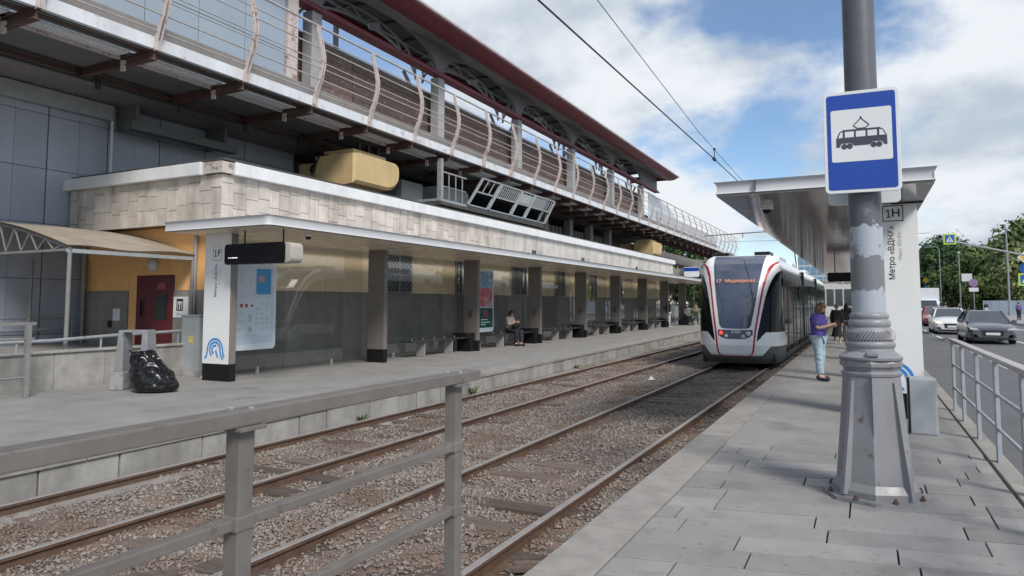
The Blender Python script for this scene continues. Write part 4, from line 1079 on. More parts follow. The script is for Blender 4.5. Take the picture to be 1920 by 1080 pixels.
o = text('31087', .115, cream_m, hp, face_my(0.04, on_nose(0, 1.09)[1] - .02, 1.09), bold=.003, name='fleet_number')
ledm = mat('orange led text', (.5, .2, .1), .5, emit=(1, .36, .16), estr=.4)
o = text('17', .17, ledm, tram, Matrix.Translation((-.52, on_nose(-.5, 2.60)[1] - .03, 2.62)) @ Matrix.Rotation(pi / 2 - .36, 4, 'X'), name='route_display')
o = text('Медведково', .145, ledm, tram, Matrix.Translation((.12, on_nose(0, 2.60)[1] - .03, 2.62)) @ Matrix.Rotation(pi / 2 - .36, 4, 'X'), name='destination_display')
# wiper
pts = [on_nose(.16 + .30 * t + .05 * sin(t * 3), 3.30 - 1.1 * t, .012) for t in [k / 10 for k in range(11)]]
MB().tube(pts, .010, 5).tube([pts[-1], on_nose(.50, 2.25, .012), on_nose(.47, 2.0, .012)], .013, 5).build('wiper', wire_m, tram)
# body behind the nose
LT = 27.0; y0 = ND + .15
secs = [(.15, 1.16), (.35, 1.21), (.66, 1.25), (2.4, 1.25), (2.9, 1.23), (3.1, 1.19), (3.25, 1.12), (3.38, 1.0), (3.45, .86)]
def side_strip(name, za, zb, m, ya, yb, off=0.0):
    zz = [za] + [s[0] for s in secs if za < s[0] < zb] + [zb]
    for sgn in (-1, 1): MB().grid([[(sgn * (lerp(WT, z) + off), ya, z) for z in zz], [(sgn * (lerp(WT, z) + off), yb, z) for z in zz]]).build(name, m, tram, smooth=70, fix=False)
side_strip('side_skirt', .15, .40, tram_skirt, y0, LT)
side_strip('roof_edge', 3.02, 3.45, tram_white, y0, LT)
side_strip('upper_band', 2.70, 3.02, tram_band, y0, LT)
side_strip('side_glass', .40, 2.70, tram_side, y0, LT)
MB().box(-.87, .87, ND + .15, LT, 3.40, 3.45).build('roof', tram_white, tram)
MB().box(-1.1, 1.1, LT - .02, LT, .2, 3.4).build('rear_wall', tram_black, tram)
side_strip('cab_side_skirt', .40, .66, tram_skirt, y0, 2.15, .004); side_strip('cab_side_panel', .66, 1.08, tram_white, y0, 2.15, .004)
# doors and window mullions
y = 2.2; k = 0
while y < LT - 1:
    w = (.06, .035)[k % 2]
    for sgn in (-1, 1): MB().box(sgn * 1.252, sgn * 1.268, y, y + w, .42, 2.66).build('door_strip' if k % 3 else 'door_post', tram_frame if k % 2 else tram_black, tram); y += (.55, .62, 1.25, .55)[k % 4]; k += 1
for y in (9.2, 17.9): MB().box(-1.262, 1.262, y, y + .5, .4, 3.2).build('gangway_bellows', black_m, tram)
o = MB().box(1.256, 1.262, 1.80, 1.86, .98, 1.04).box(1.256, 1.262, 1.93, 1.99, .90, 1.04).box(1.256, 1.262, 2.03, 2.09, .90, 1.04).build('red_emblem', tram_red, tram)
# roof equipment
for x in (-.62, .62):
    t_ = MB().box(x - .24, x + .24, 1.75, 2.6, 3.45, 3.575).build('roof_box', tram_skirt, tram, bevel=.02)
    MB().box(x - .21, x + .21, 1.74, 1.75, 3.47, 3.56).build('roof_box_grille', black_m, t_)
for y in (6, 11, 19): MB().box(-.7, .7, y, y + 2.6, 3.45, 3.72).build('roof_unit', tram_white, tram, bevel=.05)
b = MB().tube([(0, 20.0, 3.5), (0, 22.3, 4.0), (0, 20.2, 5.55)], .03, 6)
b.tube([(-.85, 20.2, 5.55), (-.5, 20.2, 5.67), (.5, 20.2, 5.67), (.85, 20.2, 5.55)], .03, 6); b.build('pantograph', black_m, tram)
# bogies and wheels
for y in (3.2, 12.5, 22.5):
    bg_ = MB().box(-.95, .95, y - .9, y + .9, .12, .38).build('bogie', black_m, tram)
    for dx in (-.79, .79):
        for dy in (-.6, .6):
            o = MB().lathe([(.28, -.05), (.30, -.03), (.30, .05), (.05, .06)], 20).build('wheel', rail_side, bg_, smooth=40); o.location = (dx, y + dy, .30); o.rotation_euler = (0, pi / 2, 0)
MB().box(-1.05, 1.05, .6, LT - .3, .14, .42).build('underframe', black_m, tram)

# ================================================================== OVERHEAD WIRES
def wire(pts, r, label, name='overhead_wire'):
    tag(MB().tube(pts, r, 6).build(name, wire_m, smooth=80), label, 'wire')
wire([(-3.3, -6, 5.2), (-3.3, 7, 5.20), (-3.3, 18, 5.32), (-3.3, 60, 5.55)], .013, 'lower thick overhead contact wire above the tram track')
wire([(-3.3, -6, 6.3), (-3.3, 9.25, 6.02), (-3.3, 16, 5.62), (-3.3, 21.9, 5.50), (-3.3, 60, 6.4)], .007, 'upper thin overhead wire above the contact wire')
t = thing('wire_clamp', 'small clamp joining the two overhead wires', 'clamp', (-3.3, 18, 5.32)); 
MB().tube([(0, 0, 0), (0, .02, .26)], .012, 6).build('dropper', wire_m, t); MB().box(-.03, .03, -.14, .12, -.03, .035).build('clamp_body', wire_m, t); MB().box(-.025, .025, -.03, .05, .24, .29).build('top_grip', wire_m, t)
wire([(-16, 88, 9.2), (-3.3, 84, 8.7), (6, 80, 8.6)], .02, 'thin cross wire strung between walkway end and right canopy')
t = thing('wire_bracket', 'grey bracket arm carrying wires beyond the walkway end', 'bracket', (-14, 70, 0))
MB().tube([(0, 0, 8.3), (15.6, -2, 8.55)], .06, 8).build('arm', galv_m, t); MB().tube([(3.8, -.7, 8.4), (3.8, -.7, 7.9)], .04, 6).build('insulator', wire_m, t)
MB().tube([(15.6, -2, 0), (15.6, -2, 8.9)], .12, 10).build('mast', galv_m, t)

# ================================================================== POLE, STOP SIGN, FENCE, BARRIER
pt = thing('catenary_pole', 'thick grey steel pole with ornate cast base on the right platform', 'pole', (.035, 6.85, 0))
b = MB()
b.lathe([(.34, 0), (.34, .08), (.30, .14), (.255, .62), (.225, 1.02), (.235, 1.03), (.24, 1.05), (.215, 1.07), (.222, 1.09), (.245, 1.11), (.248, 1.14), (.235, 1.17)], 8); 
b.build('base_pedestal', polebase_m, pt, smooth=25)
b = MB().lathe([(.248, 1.165), (.252, 1.185), (.225, 1.21), (.19, 1.235), (.185, 1.26), (.195, 1.275), (.20, 1.295), (.195, 1.31), (.178, 1.325), (.186, 1.34), (.190, 1.37), (.184, 1.405), (.168, 1.425), (.158, 1.44), (.166, 1.455), (.168, 1.48), (.160, 1.50), (.148, 1.51), (.155, 1.525), (.156, 1.545), (.145, 1.56), (.136, 1.57)], 40); b.build('base_moulding', polebase_m, pt, smooth=40)
b = MB()
for k in range(44):                                   # rope pattern on the torus
    a = 2 * pi * k / 44; b.tube([(.186 * cos(a), .186 * sin(a), 1.335), (.192 * cos(a + .12), .192 * sin(a + .12), 1.37), (.184 * cos(a + .24), .184 * sin(a + .24), 1.405)], .010, 5)
b.build('rope_ring', polebase_m, pt, smooth=60)
b = MB()
for k in range(4):
    a = pi / 4 + k * pi / 2 + .05; d = Vector((cos(a), sin(a), 0)); n = Vector((-sin(a), cos(a), 0)) * .018
    P = [d * .30, d * .375, d * .30 + Vector((0, 0, .55)), d * .245 + Vector((0, 0, .98)), d * .20 + Vector((0, 0, .98))]
    P[0].z = .05; P[1].z = .05; b.add([p + n for p in P] + [p - n for p in P], [(0, 1, 2, 3, 4), (9, 8, 7, 6, 5), (0, 5, 6, 1), (1, 6, 7, 2), (2, 7, 8, 3), (3, 8, 9, 4)])
b.build('base_fin', polebase_m, pt)
MB().lathe([(.42, .0), (.42, .03), (.34, .032)], 8).build('base_plate', polebase_m, pt)
for k in range(8):
    a = 2 * pi * (k + .5) / 8; MB().lathe([(.022, .03), (.022, .05), (.012, .052), (.012, .07)], 6, (.375 * cos(a), .375 * sin(a), 0)).build('anchor_bolt', rail_side, pt)
MB().box(-.03, .06, -.26, -.20, 1.20, 1.235).build('cable_cleat', polebase_m, pt, bevel=.008); MB().box(-.003, .003, -.262, -.2, .12, 1.03).build('base_seam', seam_m, pt)
def pole_paint():
    """old dark coat with ragged pale repaint bands around the lower pole"""
    m = bpy.data.materials.new('patched pole paint'); m.use_nodes = True; N = m.node_tree.nodes; L = m.node_tree.links; b = N['Principled BSDF']; b.inputs['Roughness'].default_value = .45
    geo = N.new('ShaderNodeNewGeometry'); sp = N.new('ShaderNodeSeparateXYZ'); L.new(geo.outputs['Position'], sp.inputs[0])
    def nz(sc, d=5):
        n = N.new('ShaderNodeTexNoise'); n.inputs['Scale'].default_value = sc; n.inputs['Detail'].default_value = d; n.inputs['Roughness'].default_value = .65; L.new(geo.outputs['Position'], n.inputs['Vector']); return n.outputs['Fac']
    ad = N.new('ShaderNodeMath'); ad.operation = 'MULTIPLY_ADD'; ad.inputs[1].default_value = .22; L.new(nz(11), ad.inputs[0]); L.new(sp.outputs[2], ad.inputs[2])
    mr = N.new('ShaderNodeMapRange'); mr.inputs['From Min'].default_value = 1.5 + .11; mr.inputs['From Max'].default_value = 2.6 + .11; L.new(ad.outputs[0], mr.inputs['Value'])
    cr = N.new('ShaderNodeValToRGB'); cr.color_ramp.interpolation = 'CONSTANT'; el = cr.color_ramp.elements
    pale, dark, bare = (.36, .395, .44, 1), (.10, .103, .118, 1), (.17, .17, .185, 1)
    el[0].position = 0; el[0].color = pale; el[1].position = .235; el[1].color = bare
    for p, c in ((.50, pale), (.745, dark)): q = el.new(p); q.color = c
    L.new(mr.outputs[0], cr.inputs[0])
    f = N.new('ShaderNodeMapRange'); f.inputs['From Min'].default_value = .60; f.inputs['From Max'].default_value = .64; f.inputs['To Max'].default_value = .8; L.new(nz(7, 6), f.inputs['Value'])
    mx = N.new('ShaderNodeMix'); mx.data_type = 'RGBA'; mx.inputs['B'].default_value = (.19, .19, .21, 1); L.new(f.outputs[0], mx.inputs['Factor']); L.new(cr.outputs[0], mx.inputs['A'])
    L.new(mx.outputs['Result'], b.inputs['Base Color']); return m
MB().lathe([(.134, 1.57), (.132, 2.60)], 40).build('lower_shaft', pole_paint(), pt, smooth=50)
MB().lathe([(.132, 2.60), (.128, 10.0)], 40).build('shaft', polew_m, pt, smooth=50)
# stop sign
sg = thing('stop_sign', 'blue tram stop sign with white panel and tram pictogram on the grey pole', 'sign', (.025, 6.66, 3.05))
sg.rotation_euler = (0, radians(0.0), radians(3))
SWd, SHt = .296, .448
MB().prism(rrect(-SWd, SWd, -SHt, SHt, .04), 'y', -.012, .012).build('plate', signwhite_m, sg, bevel=.004)
MB().prism(rrect(-SWd + .028, SWd - .028, -SHt + .028, SHt - .028, .022), 'y', -.0145, -.0121).build('blue_field', signblue_m, sg)
MB().prism(rrect(-.236, .236, -.175, .285, .018), 'y', -.017, -.0146).build('white_panel', signwhite_m, sg)
b = MB(); F = (-.0195, -.0171)
b.prism([(-.197, -.045), (-.197, .03), (-.172, .087), (-.14, .107), (.14, .107), (.17, .087), (.197, .03), (.197, -.045), (.178, -.045), (.155, -.012), (.085, -.012), (.06, -.037), (-.055, -.037), (-.08, -.012), (-.155, -.012), (-.172, -.045)], 'y', *F)
for p, q in (((-.06, .138), (0, .20)), ((0, .20), (.062, .138)), ((-.06, .138), (-.028, .112)), ((.062, .138), (.03, .112)), ((-.035, .112), (.035, .112))): b.bar((p[0], -.018, p[1]), (q[0], -.018, q[1]), .008, .003, up=(0, 1, 0))
b.prism([(-.007, .195), (.007, .195), (.007, .215), (-.007, .215)], 'y', *F)
for x in (-.135, -.092, .092, .135): b.prism([(x + .024 * cos(a), -.040 + .024 * sin(a)) for a in [2 * pi * k / 18 for k in range(18)]], 'y', *F)
b.build('tram_pictogram', signink_m, sg)
b = MB(); F2 = (-.0215, -.0196)
for x0, x1 in ((-.128, -.058), (-.042, .032), (.048, .120)): b.prism([(x0, .038), (x1, .038), (x1, .088), (x0, .088)], 'y', *F2)
b.prism([(-.183, .036), (-.146, .038), (-.146, .088), (-.162, .082)], 'y', *F2); b.prism([(.183, .036), (.138, .038), (.138, .088), (.162, .082)], 'y', *F2)
b.build('pictogram_windows', signwhite_m, sg)
for z in (.25, -.25): MB().box(-.15, .15, .012, .06, z - .02, z + .02).build('clamp_bracket', galv_m, sg)
t = thing('stop_sign', 'back of a second stop sign peeking out under the blue one', 'sign', (.03, 7.06, 3.02)); MB().prism(rrect(-.295, .295, -.47, .43, .04), 'y', -.012, .012).build('plate', signwhite_m, t, bevel=.004)
MB().box(-.15, .15, -.06, -.012, -.22, -.18).build('clamp_bracket', galv_m, t)
# grey box
t = thing('utility_box', 'squat grey metal box beside the pole base on the right platform', 'cabinet', (.62, 10.35, 0))
MB().box(-.16, .16, -.16, .16, 0, .70).build('body', lightgrey_m, t, bevel=.025); MB().box(-.165, -.14, -.165, -.13, .02, .71).build('corner_trim', black_m, t)
# right fence
fr = thing('pedestrian_fence', 'pale blue grey steel fence between right platform and road', 'fence', (1.2, 8, 0))
fm = mat('fence paint', (.36, .39, .43), .5, var=.1, vs=5, streak=.2, dirt=(.2, .17, .15))
ftop = mat('fence top rail', (.40, .38, .37), .45, .2, var=.12, vs=5)
for y in (12.72, 11.6, 10.2, 8.8, 7.4, 6.0, 4.6, 3.2):
    part(MB().box(1.18, 1.22, y - .05, y + .05, 0, 1.05), 'post', fm, fr, bevel=.006)
part(MB().box(1.15, 1.25, 2.6, 12.80, 1.05, 1.10), 'top_rail', ftop, fr, bevel=.01)
for z in (.35, .70): part(MB().tube([(1.20, 2.6, z), (1.20, 12.72, z)], .018, 8), 'rail', fm, fr, smooth=60)
# barrier near the camera
br = thing('track_barrier', 'brown grey steel barrier with flat top rail at the track edge close to the camera', 'barrier', (-2.05, 2, 0))
bm2 = mat('barrier steel', (.155, .142, .132), .38, .5, var=.16, vs=5, streak=.25, dirt=(.12, .08, .06), bump=.08, bs=60)
for y in (3.33, 1.85, .4, -1.0): part(MB().box(-2.085, -2.015, y - .035, y + .035, -.42, 1.205), 'post', bm2, br, bevel=.006)
for y in (3.33, 1.85, .4):
    part(MB().box(-2.12, -1.98, y - .06, y + .06, 1.190, 1.2055), 'fixing_plate', bm2, br, bevel=.003)
    for s_ in (-1, 1): part(MB().lathe([(.012, 0), (.012, .006), (.006, .009)], 8, (-2.05 + s_ * .03, y + s_ * .02, 1.262)), 'bolt', galv_m, br)
    for z in (.86, .52): part(MB().box(-2.09, -2.01, y - .045, y + .045, z - .028, z + .028), 'clamp', bm2, br, bevel=.008)
part(MB().box(-2.10, -2.0, -1.5, 3.55, 1.206, 1.262), 'top_rail', bm2, br, bevel=.006)
for z in (.86, .52): part(MB().box(-2.075, -2.025, -1.5, 3.36, z - .02, z + .02), 'rail', bm2, br, bevel=.006)
# boards lying on the ballast
rj = random.Random(2)
for x, y, a, lab in ((-4.75, 3.35, .9, 'dark broken timber lying on the ballast near the barrier'), (-2.25, 5.0, .5, 'small grey boards lying beside the near rail')):
    t = thing('timber_scrap', lab, 'timber', (x, y, BED + .01), a)
    for k in range(3): MB().box(-.28 + .05 * k, .24 + .03 * k, k * .085, k * .085 + .06, .0, .03 + .008 * k).build('board', sleeper_m, t)
b = MB().add([(0, 0, 0), (.18, .03, 0), (.13, .13, .0), (.07, .05, .10)], [(0, 1, 3), (1, 2, 3), (2, 0, 3), (0, 2, 1)])
tag(b.build('paper_scrap', cream_m, loc=(-5.2, 18.3, BED + .03)), 'white paper scrap on the ballast between the two tracks', 'litter')

# weeds rooted at the foot of the left platform wall and beside the rails
def weed(x, y, z, h, label, seed):
    r = random.Random(seed); b = MB()
    for k in range(26):
        a = r.uniform(0, 6.28); L = h * r.uniform(.5, 1.1); w = .012; d = Vector((cos(a), sin(a), 0)); n = Vector((-sin(a), cos(a), 0)) * w; o = d * r.uniform(0, .05)
        p1 = o + d * L * .25 + Vector((0, 0, L * .6)); p2 = o + d * L * .7 + Vector((0, 0, L * .85))
        b.add([o - n, o + n, p1 + n, p1 - n, p2], [(0, 1, 2, 3), (3, 2, 4)])
    tag(b.build('weed_tuft', grass_m, loc=(x, y, z), fix=False), label, 'weed')
weed(left_edge(13.6) + .13, 13.6, -.41, .26, 'green weed at the platform wall just beyond the barrier end', 1)
weed(left_edge(20.5) + .12, 20.5, -.41, .16, 'small weed at the platform wall below the seated woman', 2)
weed(left_edge(9.6) + .13, 9.6, -.41, .2, 'weed at the foot of the platform wall behind the barrier rail', 3)

# ================================================================== ROAD SIDE: arm with crossing sign, signs, lamps
yg = mat('fluorescent yellow', (.45, .62, .06), .5); ped_b = mat('crossing blue', (.015, .10, .40), .4)
def crossing_sign(loc, label, s, rz=0.0):
    t = thing('crossing_sign', label, 'sign', loc, rz)
    MB().box(-.5 * s, .5 * s, -.02, .02, -.5 * s, .5 * s).build('yellow_board', yg, t); MB().box(-.37 * s, .37 * s, -.026, -.021, -.37 * s, .37 * s).build('blue_field', ped_b, t)
    MB().prism([(-.3 * s, -.27 * s), (.3 * s, -.27 * s), (0, .28 * s)], 'y', -.030, -.027).build('white_triangle', signwhite_m, t)
    b = MB().bar((0, -.033, .02 * s), (-.1 * s, -.033, -.22 * s), .04 * s, .003, up=(0, 1, 0)).bar((0, -.033, .02 * s), (.1 * s, -.033, -.22 * s), .04 * s, .003, up=(0, 1, 0)); b.box(-.04 * s, .04 * s, -.034, -.031, .0, .12 * s); b.build('walker', signink_m, t); return t
ta = thing('sign_gantry', 'grey cantilever arm and post over the road at the right edge', 'gantry', (9.7, 53, -.02))
MB().tube([(0, 0, 0), (0, 0, 4.9)], [.13, .09], 12).build('post', galv_m, ta, smooth=60)
MB().tube([(-6.1, -11.7, 4.92), (.1, .1, 4.45)], .055, 10).build('arm', galv_m, ta, smooth=60)
crossing_sign((4.0, 41.5, 4.90), 'pedestrian crossing sign on yellow board hanging from the arm over the road', .55)
t = thing('priority_sign', 'yellow diamond priority sign at the right edge', 'sign', (9.02, 52.7, 4.48)); o = MB().prism([(-.42, 0), (0, -.42), (.42, 0), (0, .42)], 'y', -.02, .02).build('white_diamond', signwhite_m, t); MB().prism([(-.28, 0), (0, -.28), (.28, 0), (0, .28)], 'y', -.026, -.021).build('yellow_centre', mat('sign amber', (.72, .42, .04), .5), t)
MB().box(.0, .75, .02, .05, -.03, .03).build('bracket', galv_m, t)
t = thing('direction_sign', 'round blue direction sign at the right edge', 'sign', (9.02, 52.7, 3.78)); MB().prism([(.33 * cos(2 * pi * k / 28), .33 * sin(2 * pi * k / 28)) for k in range(28)], 'y', -.02, .02).build('disc', ped_b, t); b = MB().bar((0, -.023, -.18), (0, -.023, .18), .06, .004, up=(0, 1, 0)); b.prism([(-.12, .08), (.12, .08), (0, .24)], 'y', -.026, -.021); b.build('arrow', signwhite_m, t); MB().box(.0, .75, .02, .05, -.03, .03).build('bracket', galv_m, t)
t = crossing_sign((9.0, 52.7, 3.1), 'lower pedestrian crossing sign on yellow board at the right edge', .78); MB().box(.0, .75, .02, .05, -.03, .03).build('bracket', galv_m, t)
def lamp(loc, h, label, arm=True):
    t = thing('street_lamp', label, 'street lamp', loc, 0, 'street lamps along the road')
    MB().tube([(0, 0, 0), (0, 0, h * .12), (0, 0, h - .6)], [.16, .12, .09], 10).build('post', galv_m, t, smooth=60)
    if arm:
        MB().tube([(0, 0, h - .6), (-.3, 0, h - .1), (-.9, 0, h + .15), (-1.8, 0, h + .1)], .06, 8).build('arm', galv_m, t, smooth=60); MB().box(-2.6, -1.7, -.16, .16, h - .02, h + .12).build('head', galv_m, t, bevel=.04)
    else: MB().lathe([(.09, 0), (.22, .05), (.24, .3), (.1, .45)], 12, (0, 0, h - .6)).build('head', lightgrey_m, t, smooth=50)
lamp((14.6, 172, 0), 13.5, 'tall lamp post with curved arm beyond the white van'); lamp((14.7, 140, 0), 10.6, 'slim lamp post in front of the middle trees', False); lamp((16.6, 108, 0), 11.6, 'pale lamp post with small head near the right edge', False)
lamp((14.8, 250, 0), 12, 'most distant lamp post behind the van', False)
t = thing('parking_sign', 'round sign over a small white plate on a thin post', 'sign', (15.2, 128, 0)); MB().tube([(0, 0, 0), (0, 0, 4.6)], .06, 8).build('post', galv_m, t); MB().prism([(.62 * cos(2 * pi * k / 24), 4.75 + .62 * sin(2 * pi * k / 24)) for k in range(24)], 'y', -.12, -.08).build('disc', mat('purple disc', (.25, .16, .30), .5), t); MB().box(-.62, .62, -.12, -.08, 3.4, 4.0).build('plate', signwhite_m, t)
t = thing('road_plate', 'white rectangular road plate on the slim lamp post', 'sign', (15.7, 139.7, 5.3)); MB().box(-.75, .75, -.03, .03, 0, 1.3).build('plate', signwhite_m, t); MB().box(-.9, -.7, -.03, .3, .5, .6).build('bracket', galv_m, t)
t = thing('road_sign', 'small yellow and blue signs on a post above the van', 'sign', (12.9 + 1.3, 205, 0)); MB().tube([(0, 0, 0), (0, 0, 8.6)], .07, 8).build('post', galv_m, t); MB().prism([(-.8, 7.4), (0, 6.6), (.8, 7.4), (0, 8.2)], 'y', -.12, -.08).build('diamond', MATS['sign amber'], t); MB().prism([(.6 * cos(2 * pi * k / 20), 5.7 + .6 * sin(2 * pi * k / 20)) for k in range(20)], 'y', -.12, -.08).build('disc', ped_b, t)
# construction hoarding
hb = thing('hoarding', 'row of grey site hoarding panels on the far pavement', 'hoarding', (20, 130, 0))
hm = mat('hoarding grey', (.22, .27, .33), .5, var=.1, rnd=.15)
for k in range(9): part(MB().box(15.8 + 1.02 * k * 1.0, 16.8 + 1.02 * k, 124 + .0 * k, 124.1, 0, 2.0), 'panel', hm, hb)
for k in range(4): part(MB().box(15.9 + 3 * k, 16.2 + 3 * k, 123.6, 124.5, 0, .25), 'foot_block', edge_m, hb)

# ================================================================== CARS
tyre_m = mat('tyre', (.015, .015, .016), .8); rim_m = mat('rim', (.30, .31, .32), .35, .7); carglass = mat('car glass', (.055, .07, .085), .05, rvar=.02); chrome_m = mat('number plate', (.62, .63, .63), .4); plast = mat('car black plastic', (.015, .015, .016), .5)
headl = mat('car lamp', (.55, .58, .6), .1, var=.05); headon = mat('car lamp on', (.7, .6, .5), .1, emit=(1, .62, .35), estr=1.2)
def car(name, label, loc, paint, W=1.82, L=4.5, H=1.46, lit=False, group='cars on the road', estate=False):
    t = thing(name, label, 'car', loc, 0, group); w = W / 2
    # lower body rings along y (front at 0)
    st_ = [(0.0, .80, .30, .58, .62), (.06, .90, .22, .66, .70), (.25, .97, .18, .72, .78), (.7, 1.0, .16, .80, .88), (1.25, 1.0, .16, .86, .97), (1.5, 1.0, .16, .88, .99), (2.6, 1.0, .16, .90, 1.0), (3.6, 1.0, .17, .92, 1.0), (4.2, .98, .20, .90, .99), (4.42, .93, .28, .86, .95), (4.5, .85, .38, .80, .90)]
    b = MB(); rows = []
    for y, ww, z0, zs, zt in st_:
        y *= L / 4.5; k = H / 1.46
        rows.append([(-w * ww * .92, y, z0), (-w * ww, y, z0 + .12), (-w * ww * 1.0, y, zs * k * .75), (-w * ww * .97, y, zs * k), (-w * ww * .80, y, zt * k - .02), (-w * ww * .35, y, zt * k + .02), (w * ww * .35, y, zt * k + .02), (w * ww * .80, y, zt * k - .02), (w * ww * .97, y, zs * k), (w * ww, y, zs * k * .75), (w * ww, y, z0 + .12), (w * ww * .92, y, z0)])
    b.grid(rows, True); b.add(rows[0], [list(range(12))]); b.add(rows[-1], [list(range(12))[::-1]]); b.build('body', paint, t, smooth=32)
    # greenhouse
    k = H / 1.46; rt = H - .03; yr0, yr1 = 1.95 * L / 4.5, (4.15 if estate else 3.35) * L / 4.5; yb0, yb1 = 1.12 * L / 4.5, (4.4 if estate else 4.05) * L / 4.5; zb = .93 * k
    A = [(-w * .90, yb0, zb), (w * .90, yb0, zb), (w * .92, yb1, zb), (-w * .92, yb1, zb)]; B = [(-w * .66, yr0, rt), (w * .66, yr0, rt), (w * .66, yr1, rt), (-w * .66, yr1, rt)]
    MB().add(A + B, [(0, 1, 5, 4), (1, 2, 6, 5), (2, 3, 7, 6), (3, 0, 4, 7)]).build('windows', carglass, t)
    MB().add([(-w * .68, yr0 - .03, rt - .01), (w * .68, yr0 - .03, rt - .01), (w * .68, yr1 + .03, rt - .01), (-w * .68, yr1 + .03, rt - .01), (-w * .55, yr0 + .15, H), (w * .55, yr0 + .15, H), (w * .55, yr1 - .1, H), (-w * .55, yr1 - .1, H)], [(0, 1, 5, 4), (1, 2, 6, 5), (2, 3, 7, 6), (3, 0, 4, 7), (4, 5, 6, 7)]).build('roof', paint, t, smooth=40)
    for s in (-1, 1):
        for pa, pb, pw_ in (((s * w * .90, yb0, zb), (s * w * .67, yr0, rt), .07), ((s * w * .92, yb1, zb), (s * w * .67, yr1, rt), .10), ((s * w * .915, (yb0 + yb1) / 2, zb), (s * w * .67, (yr0 + yr1) / 2, rt), .07)): MB().bar(pa, pb, pw_).build('pillar', paint, t)
    for s in (-1, 1):
        MB().box(s * w * 1.0, s * w * 1.0 + s * .19, yb0 + .30, yb0 + .42, zb - .02, zb + .12).build('mirror', paint, t, bevel=.03)
        MB().prism([(s * w * .52, .60 * k), (s * w * .90, .64 * k), (s * w * .93, .74 * k), (s * w * .60, .68 * k)], 'y', .02, .3).build('headlight', headon if lit else headl, t)
        MB().prism([(s * w * .58, .30), (s * w * .86, .32), (s * w * .84, .42), (s * w * .66, .42)], 'y', .0, .12).build('fog_recess', plast, t)
        for y in (.86 * L / 4.5, 3.62 * L / 4.5):
            wh = MB().lathe([(.22, -.10), (.31, -.11), (.325, -.08), (.325, .08), (.31, .11), (.22, .10)], 22).build('wheel', tyre_m, t, smooth=40); wh.location = (s * (w - .11), y, .325); wh.rotation_euler = (0, pi / 2, 0)
            MB().lathe([(.0, .085), (.21, .09), (.22, .06), (.22, -.06), (.21, -.09), (.0, -.085)], 16).build('rim', rim_m, wh, smooth=40)
    MB().prism([(-w * .46, .60 * k), (w * .46, .60 * k), (w * .40, .36), (-w * .40, .36)], 'y', -.012, .06).build('grille', plast, t)
    MB().prism([(-w * .80, .20), (w * .80, .20), (w * .72, .29), (-w * .72, .29)], 'y', -.005, .1).build('lower_intake', plast, t)
    MB().box(-.26, .26, -.03, -.012, .40, .51).build('number_plate', chrome_m, t)
    return t
c1 = car('parked_car' if False else 'car', 'dark blue grey saloon car nearest on the road', (4.95, 36.4, -.146), mat('dark grey car paint', (.075, .082, .10), .25, .4, var=.03, coat=.8), 1.83, 4.6, 1.45)
c2 = car('car', 'white car with lit lamps behind the dark saloon', (4.45, 46.6, -.146), mat('white car paint', (.66, .67, .68), .25, var=.03, coat=.8), 1.82, 4.4, 1.50, True)
c3 = car('car', 'red car half hidden behind the white car', (5.0, 62.0, -.146), mat('red car paint', (.34, .05, .05), .3, var=.05, coat=.6), 1.82, 4.4, 1.52)
vw = mat('white van paint', (.62, .65, .67), .4, var=.04)
v = thing('box_van', 'white box van approaching at the far left lane', 'van', (4.55, 66.0, -.146))
MB().box(-1.08, 1.08, 1.9, 6.2, .75, 3.05).build('cargo_box', vw, v, bevel=.03)
b = MB(); rows = []
for y, ww, z0, z1 in ((0, .88, .45, .95), (.08, .95, .38, 1.10), (.6, 1.0, .35, 1.28), (.75, 1.0, .35, 1.34), (1.35, .94, .35, 2.05), (1.95, .92, .35, 2.12)): rows.append([(-ww, y, z0), (-ww, y, z1 - .08), (-ww * .85, y, z1), (ww * .85, y, z1), (ww, y, z1 - .08), (ww, y, z0)])
b.grid(rows, True); b.add(rows[0], [list(range(6))]); b.build('cab', vw, v, smooth=30)
MB().add([(-.88, .74, 1.36), (.88, .74, 1.36), (.80, 1.30, 2.01), (-.80, 1.30, 2.01)], [(0, 1, 2, 3)]).build('windscreen', carglass, v)
MB().prism([(-.65, .60), (.65, .60), (.60, .90), (-.60, .90)], 'y', -.02, .05).build('grille', plast, v); MB().box(-.26, .26, -.04, -.022, .52, .63).build('number_plate', chrome_m, v)
for s in (-1, 1):
    MB().box(s * .66, s * .90, -.01, .1, .78, .98).build('headlight', headl, v); MB().box(s * 1.0, s * 1.24, .9, 1.0, 1.45, 1.80).build('mirror', plast, v)
    for y in (.95, 4.9):
        wh = MB().lathe([(.22, -.11), (.34, -.12), (.36, -.08), (.36, .08), (.34, .12), (.22, .11)], 20).build('wheel', tyre_m, v, smooth=40); wh.location = (s * .86, y, .36); wh.rotation_euler = (0, pi / 2, 0)
MB().box(-.9, .9, 1.9, 6.0, .45, .75).build('chassis', plast, v)

